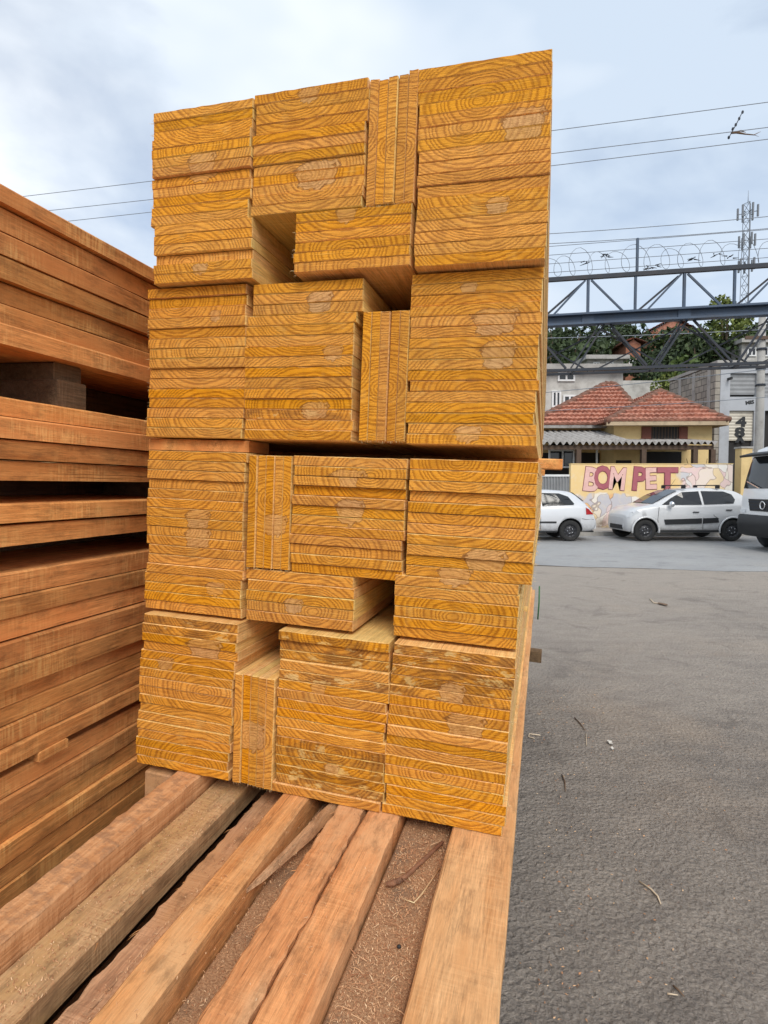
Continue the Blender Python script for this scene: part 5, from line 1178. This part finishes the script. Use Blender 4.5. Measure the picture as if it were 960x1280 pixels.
# ------------------------------------------------------------------ wires over the street
def wires():
    g = 'wires crossing above the street'
    def line(name, label, l, r, zr, rad, ext=(0.35, 0.5)):
        # the wire keeps its height, so its two sightings fix how far off each end is
        yr = zr; hz = gz(r[1], yr); yl = (hz-CAMH)*FPX/(HOR-l[1]); A = Vector((gx(l[0], yl), yl, hz)); B = Vector((gx(r[0], yr), yr, hz)); D = B-A
        a, b = A-D*ext[0], B+D*ext[1]; pts = []
        for i in range(13):
            t = i/12; p = a.lerp(b, t); p.z += -0.12*math.sin(PI*t) + 0.08; pts.append(p)
        o = MB().tube(pts, rad, 5).build(name, 'cable'); tag(o, label, 'wire', g)
    line('overhead_wire', 'highest of the three long wires crossing the sky', (45, 254), (960, 140), 14, 0.009)
    line('overhead_wire', 'middle of the three long wires crossing the sky', (85, 270), (960, 170), 14, 0.009)
    line('overhead_wire', 'lowest of the three long wires crossing the sky', (105, 283), (960, 184), 14, 0.009)
    line('overhead_wire', 'upper of the two wires just above the razor wire', (695, 297), (960, 277), 14, 0.009, (0.8, 0.6))
    line('overhead_wire', 'lower of the two wires just above the razor wire', (695, 309), (960, 291.5), 14, 0.009, (0.8, 0.6))
    line('overhead_wire', 'upper cable running below the gantry in front of the houses', (690, 424), (960, 414), 16.5, 0.012, (0.8, 0.6))
    line('overhead_wire', 'middle cable running below the gantry in front of the houses', (690, 490), (960, 462), 16.5, 0.012, (0.8, 0.6))
    line('overhead_wire', 'lowest cable running below the gantry across the tiled roof', (690, 513), (960, 497), 16.5, 0.010, (0.8, 0.6))
    # spreader hanging across the three wires
    y = 14.3; root = empty('wire_spreader', (gx(908, y), y, gz(175, y))); tag(root, 'dark wire spreader rod tangled on the three overhead wires', 'wire spreader')
    L = lambda px, py, dy=0: (gx(px, y)-root.location.x, dy, gz(py, y)-root.location.z)
    MB().tube([L(892, 192, -0.25), L(908.5, 167.5), L(925, 143, 0.3)], [0.010, 0.012, 0.010], 6).build('rod', 'steel_dark', root)
    for p in (L(893, 190.5, -0.22), L(904, 174), L(907.5, 169), L(916, 157, 0.15), L(924.5, 144.5, 0.3)): MB().lathe([(0.001, -0.045), (0.022, -0.03), (0.03, 0.0), (0.022, 0.03), (0.001, 0.045)], 8, 'Z', p).build('insulator', 'steel_dark', root)
    m = MB(); m.tube([L(902, 179), L(909, 178), L(919, 180), L(930, 181), L(938, 177)], [0.02, 0.03, 0.016, 0.012, 0.004], 5); m.tube([L(930, 181), L(936, 183)], [0.008, 0.003], 4); m.tube([L(906, 178), L(914, 176), L(920, 178)], [0.014, 0.018, 0.004], 5); m.build('tangled_scrap', 'twig', root)
wires()

def tower():
    y = 85.0; z0 = hill_z(y)-1; root = empty('lattice_tower', (gx(925, y), y, z0)); tag(root, 'thin grey lattice phone tower with antennas on the far hill', 'tower')
    H = gz(262, y)-z0; r = 0.55; m = MB(); n = 26; cs = [(r*math.cos(a), r*math.sin(a)) for a in (0.4, 2.5, 4.6)]
    for c in cs: m.bar((c[0]*1.6, c[1]*1.6, 0), (c[0], c[1], H), 0.08)
    for i in range(n):
        z, z2 = H*i/n, H*(i+1)/n
        for k in range(3):
            a, b = cs[k], cs[(k+1) % 3]; m.bar((a[0], a[1], z), (b[0], b[1], z2), 0.045); m.bar((a[0], a[1], z2), (b[0], b[1], z2), 0.04)
    m.build('mast', 'galv', root); rnd = random.Random(2)
    for lv in (H-1.4, H-5.5, H-9.0):
        for k in range(6):
            a = k*1.05+lv; rr = 1.25 if lv > H-2 else 1.0; m = MB(); x, yy = rr*math.cos(a), rr*math.sin(a); m.box(x-0.11, x+0.11, yy-0.10, yy+0.10, lv-0.8, lv+0.9); m.bar((x, yy, lv), (0.3*x, 0.3*yy, lv), 0.08); m.build('antenna', 'galv', root)
    m = MB(); m.tube([(0, 0, H), (0, 0, H+1.8)], [0.05, 0.02], 5); m.build('lightning_rod', 'galv', root)
tower()

# ------------------------------------------------------------------ litter on the yard
def litter():
    def gpt(px, py): y = CAMH*FPX/(py-HOR); return (gx(px, y), y, 0.0)
    def strip(name, mat, label, cat, pts, r):
        q = [Vector(gpt(*p)) + Vector((0, 0, r*0.7)) for p in pts]; tag(MB().tube(q, [r]*(len(q)-1)+[r*0.5], 5).build(name, mat), label, cat)
    strip('wood_sliver', 'straw', 'bent pale wood sliver lying on the asphalt at lower right', 'wood sliver', [(809, 1117), (824, 1127), (833, 1137), (837, 1147)], 0.0035)
    strip('twig', 'twig', 'thin dark twig on the asphalt in the middle of the yard', 'twig', [(722, 902), (730, 910), (736, 919)], 0.0035)
    strip('twig', 'straw', 'short pale straw below the thin dark twig', 'twig', [(737, 923), (738, 938)], 0.003)
    strip('twig', 'twig', 'curved dark twig nearest the stack on the asphalt', 'twig', [(707, 976), (711, 985), (712, 998)], 0.0035)
    strip('wood_sliver', 'straw', 'forked pale sliver beside the edge of the pale base plank', 'wood sliver', [(679, 925), (665, 923), (664, 927), (672, 929)], 0.0035)
    strip('twig', 'twig', 'dark twig at the bottom right of the yard', 'twig', [(855, 1256), (862, 1262), (870, 1271)], 0.003)
    strip('wood_sliver', 'straw', 'short pale sliver at the bottom right of the yard', 'wood sliver', [(848, 1267), (862, 1269)], 0.003)
    def flake(label, name, px, py, s, mat, seed, cat):
        rnd = random.Random(seed); c = Vector(gpt(px, py)); n = 9; vs = [c + Vector((s*(0.6+0.5*rnd.random())*math.cos(6.28*k/n), s*1.6*(0.6+0.5*rnd.random())*math.sin(6.28*k/n), 0.003+rnd.random()*0.012)) for k in range(n)]
        m = MB(); vs2 = [v + Vector((0, 0, 0.003)) for v in vs]; m.add(vs+vs2, [tuple(range(n)), tuple(range(2*n-1, n-1, -1))] + [(i, (i+1) % n, n+(i+1) % n, n+i) for i in range(n)]); tag(m.build(name, mat), label, cat)
    flake('pale paper scrap lying on the asphalt', 'paper_scrap', 768, 935, 0.016, 'paper', 1, 'scrap'); flake('tiny pale chip just below the paper scrap', 'wood_chip', 771, 943, 0.008, 'paper', 2, 'chip')
    flake('dark crumpled scrap far out on the yard', 'dark_scrap', 832, 757, 0.06, 'twig', 3, 'scrap'); strip('twig', 'straw', 'pale curl beside the dark scrap far out on the yard', 'twig', [(815, 750), (820, 755), (828, 756)], 0.008)
    rnd = random.Random(8); m = MB()
    for _ in range(320):
        px, py = rnd.uniform(600, 960), 720+560*rnd.random()**1.2; c = Vector(gpt(px, py)); a = rnd.uniform(0, 6.28); l = rnd.uniform(0.002, 0.008); d = Vector((math.cos(a)*l, math.sin(a)*l, 0)); q = Vector((-d.y, d.x, 0))*rnd.uniform(0.1, 0.4)
        m.add([c-q+Vector((0, 0, .002)), c+d+Vector((0, 0, .003)), c+q+Vector((0, 0, .004)), c-d*0.6+Vector((0, 0, .002))], [(0, 1, 2, 3)])
    for _ in range(500):
        w = rnd.uniform(-0.9, 3.0); u = 0.06+abs(rnd.gauss(0, 0.22)); c = FR @ Vector((u, w, 0)); c.z = 0.0; a = rnd.uniform(0, 6.28); l = rnd.uniform(0.002, 0.009); d = Vector((math.cos(a)*l, math.sin(a)*l, 0)); q = Vector((-d.y, d.x, 0))*rnd.uniform(0.1, 0.4)
        m.add([c-q+Vector((0, 0, .002)), c+d+Vector((0, 0, .003)), c+q+Vector((0, 0, .004)), c-d*0.6+Vector((0, 0, .002))], [(0, 1, 2, 3)])
    tag(m.build('wood_crumbs', 'shaving'), 'scattered wood crumbs on the yard asphalt', 'wood crumbs', kind='stuff')
litter()
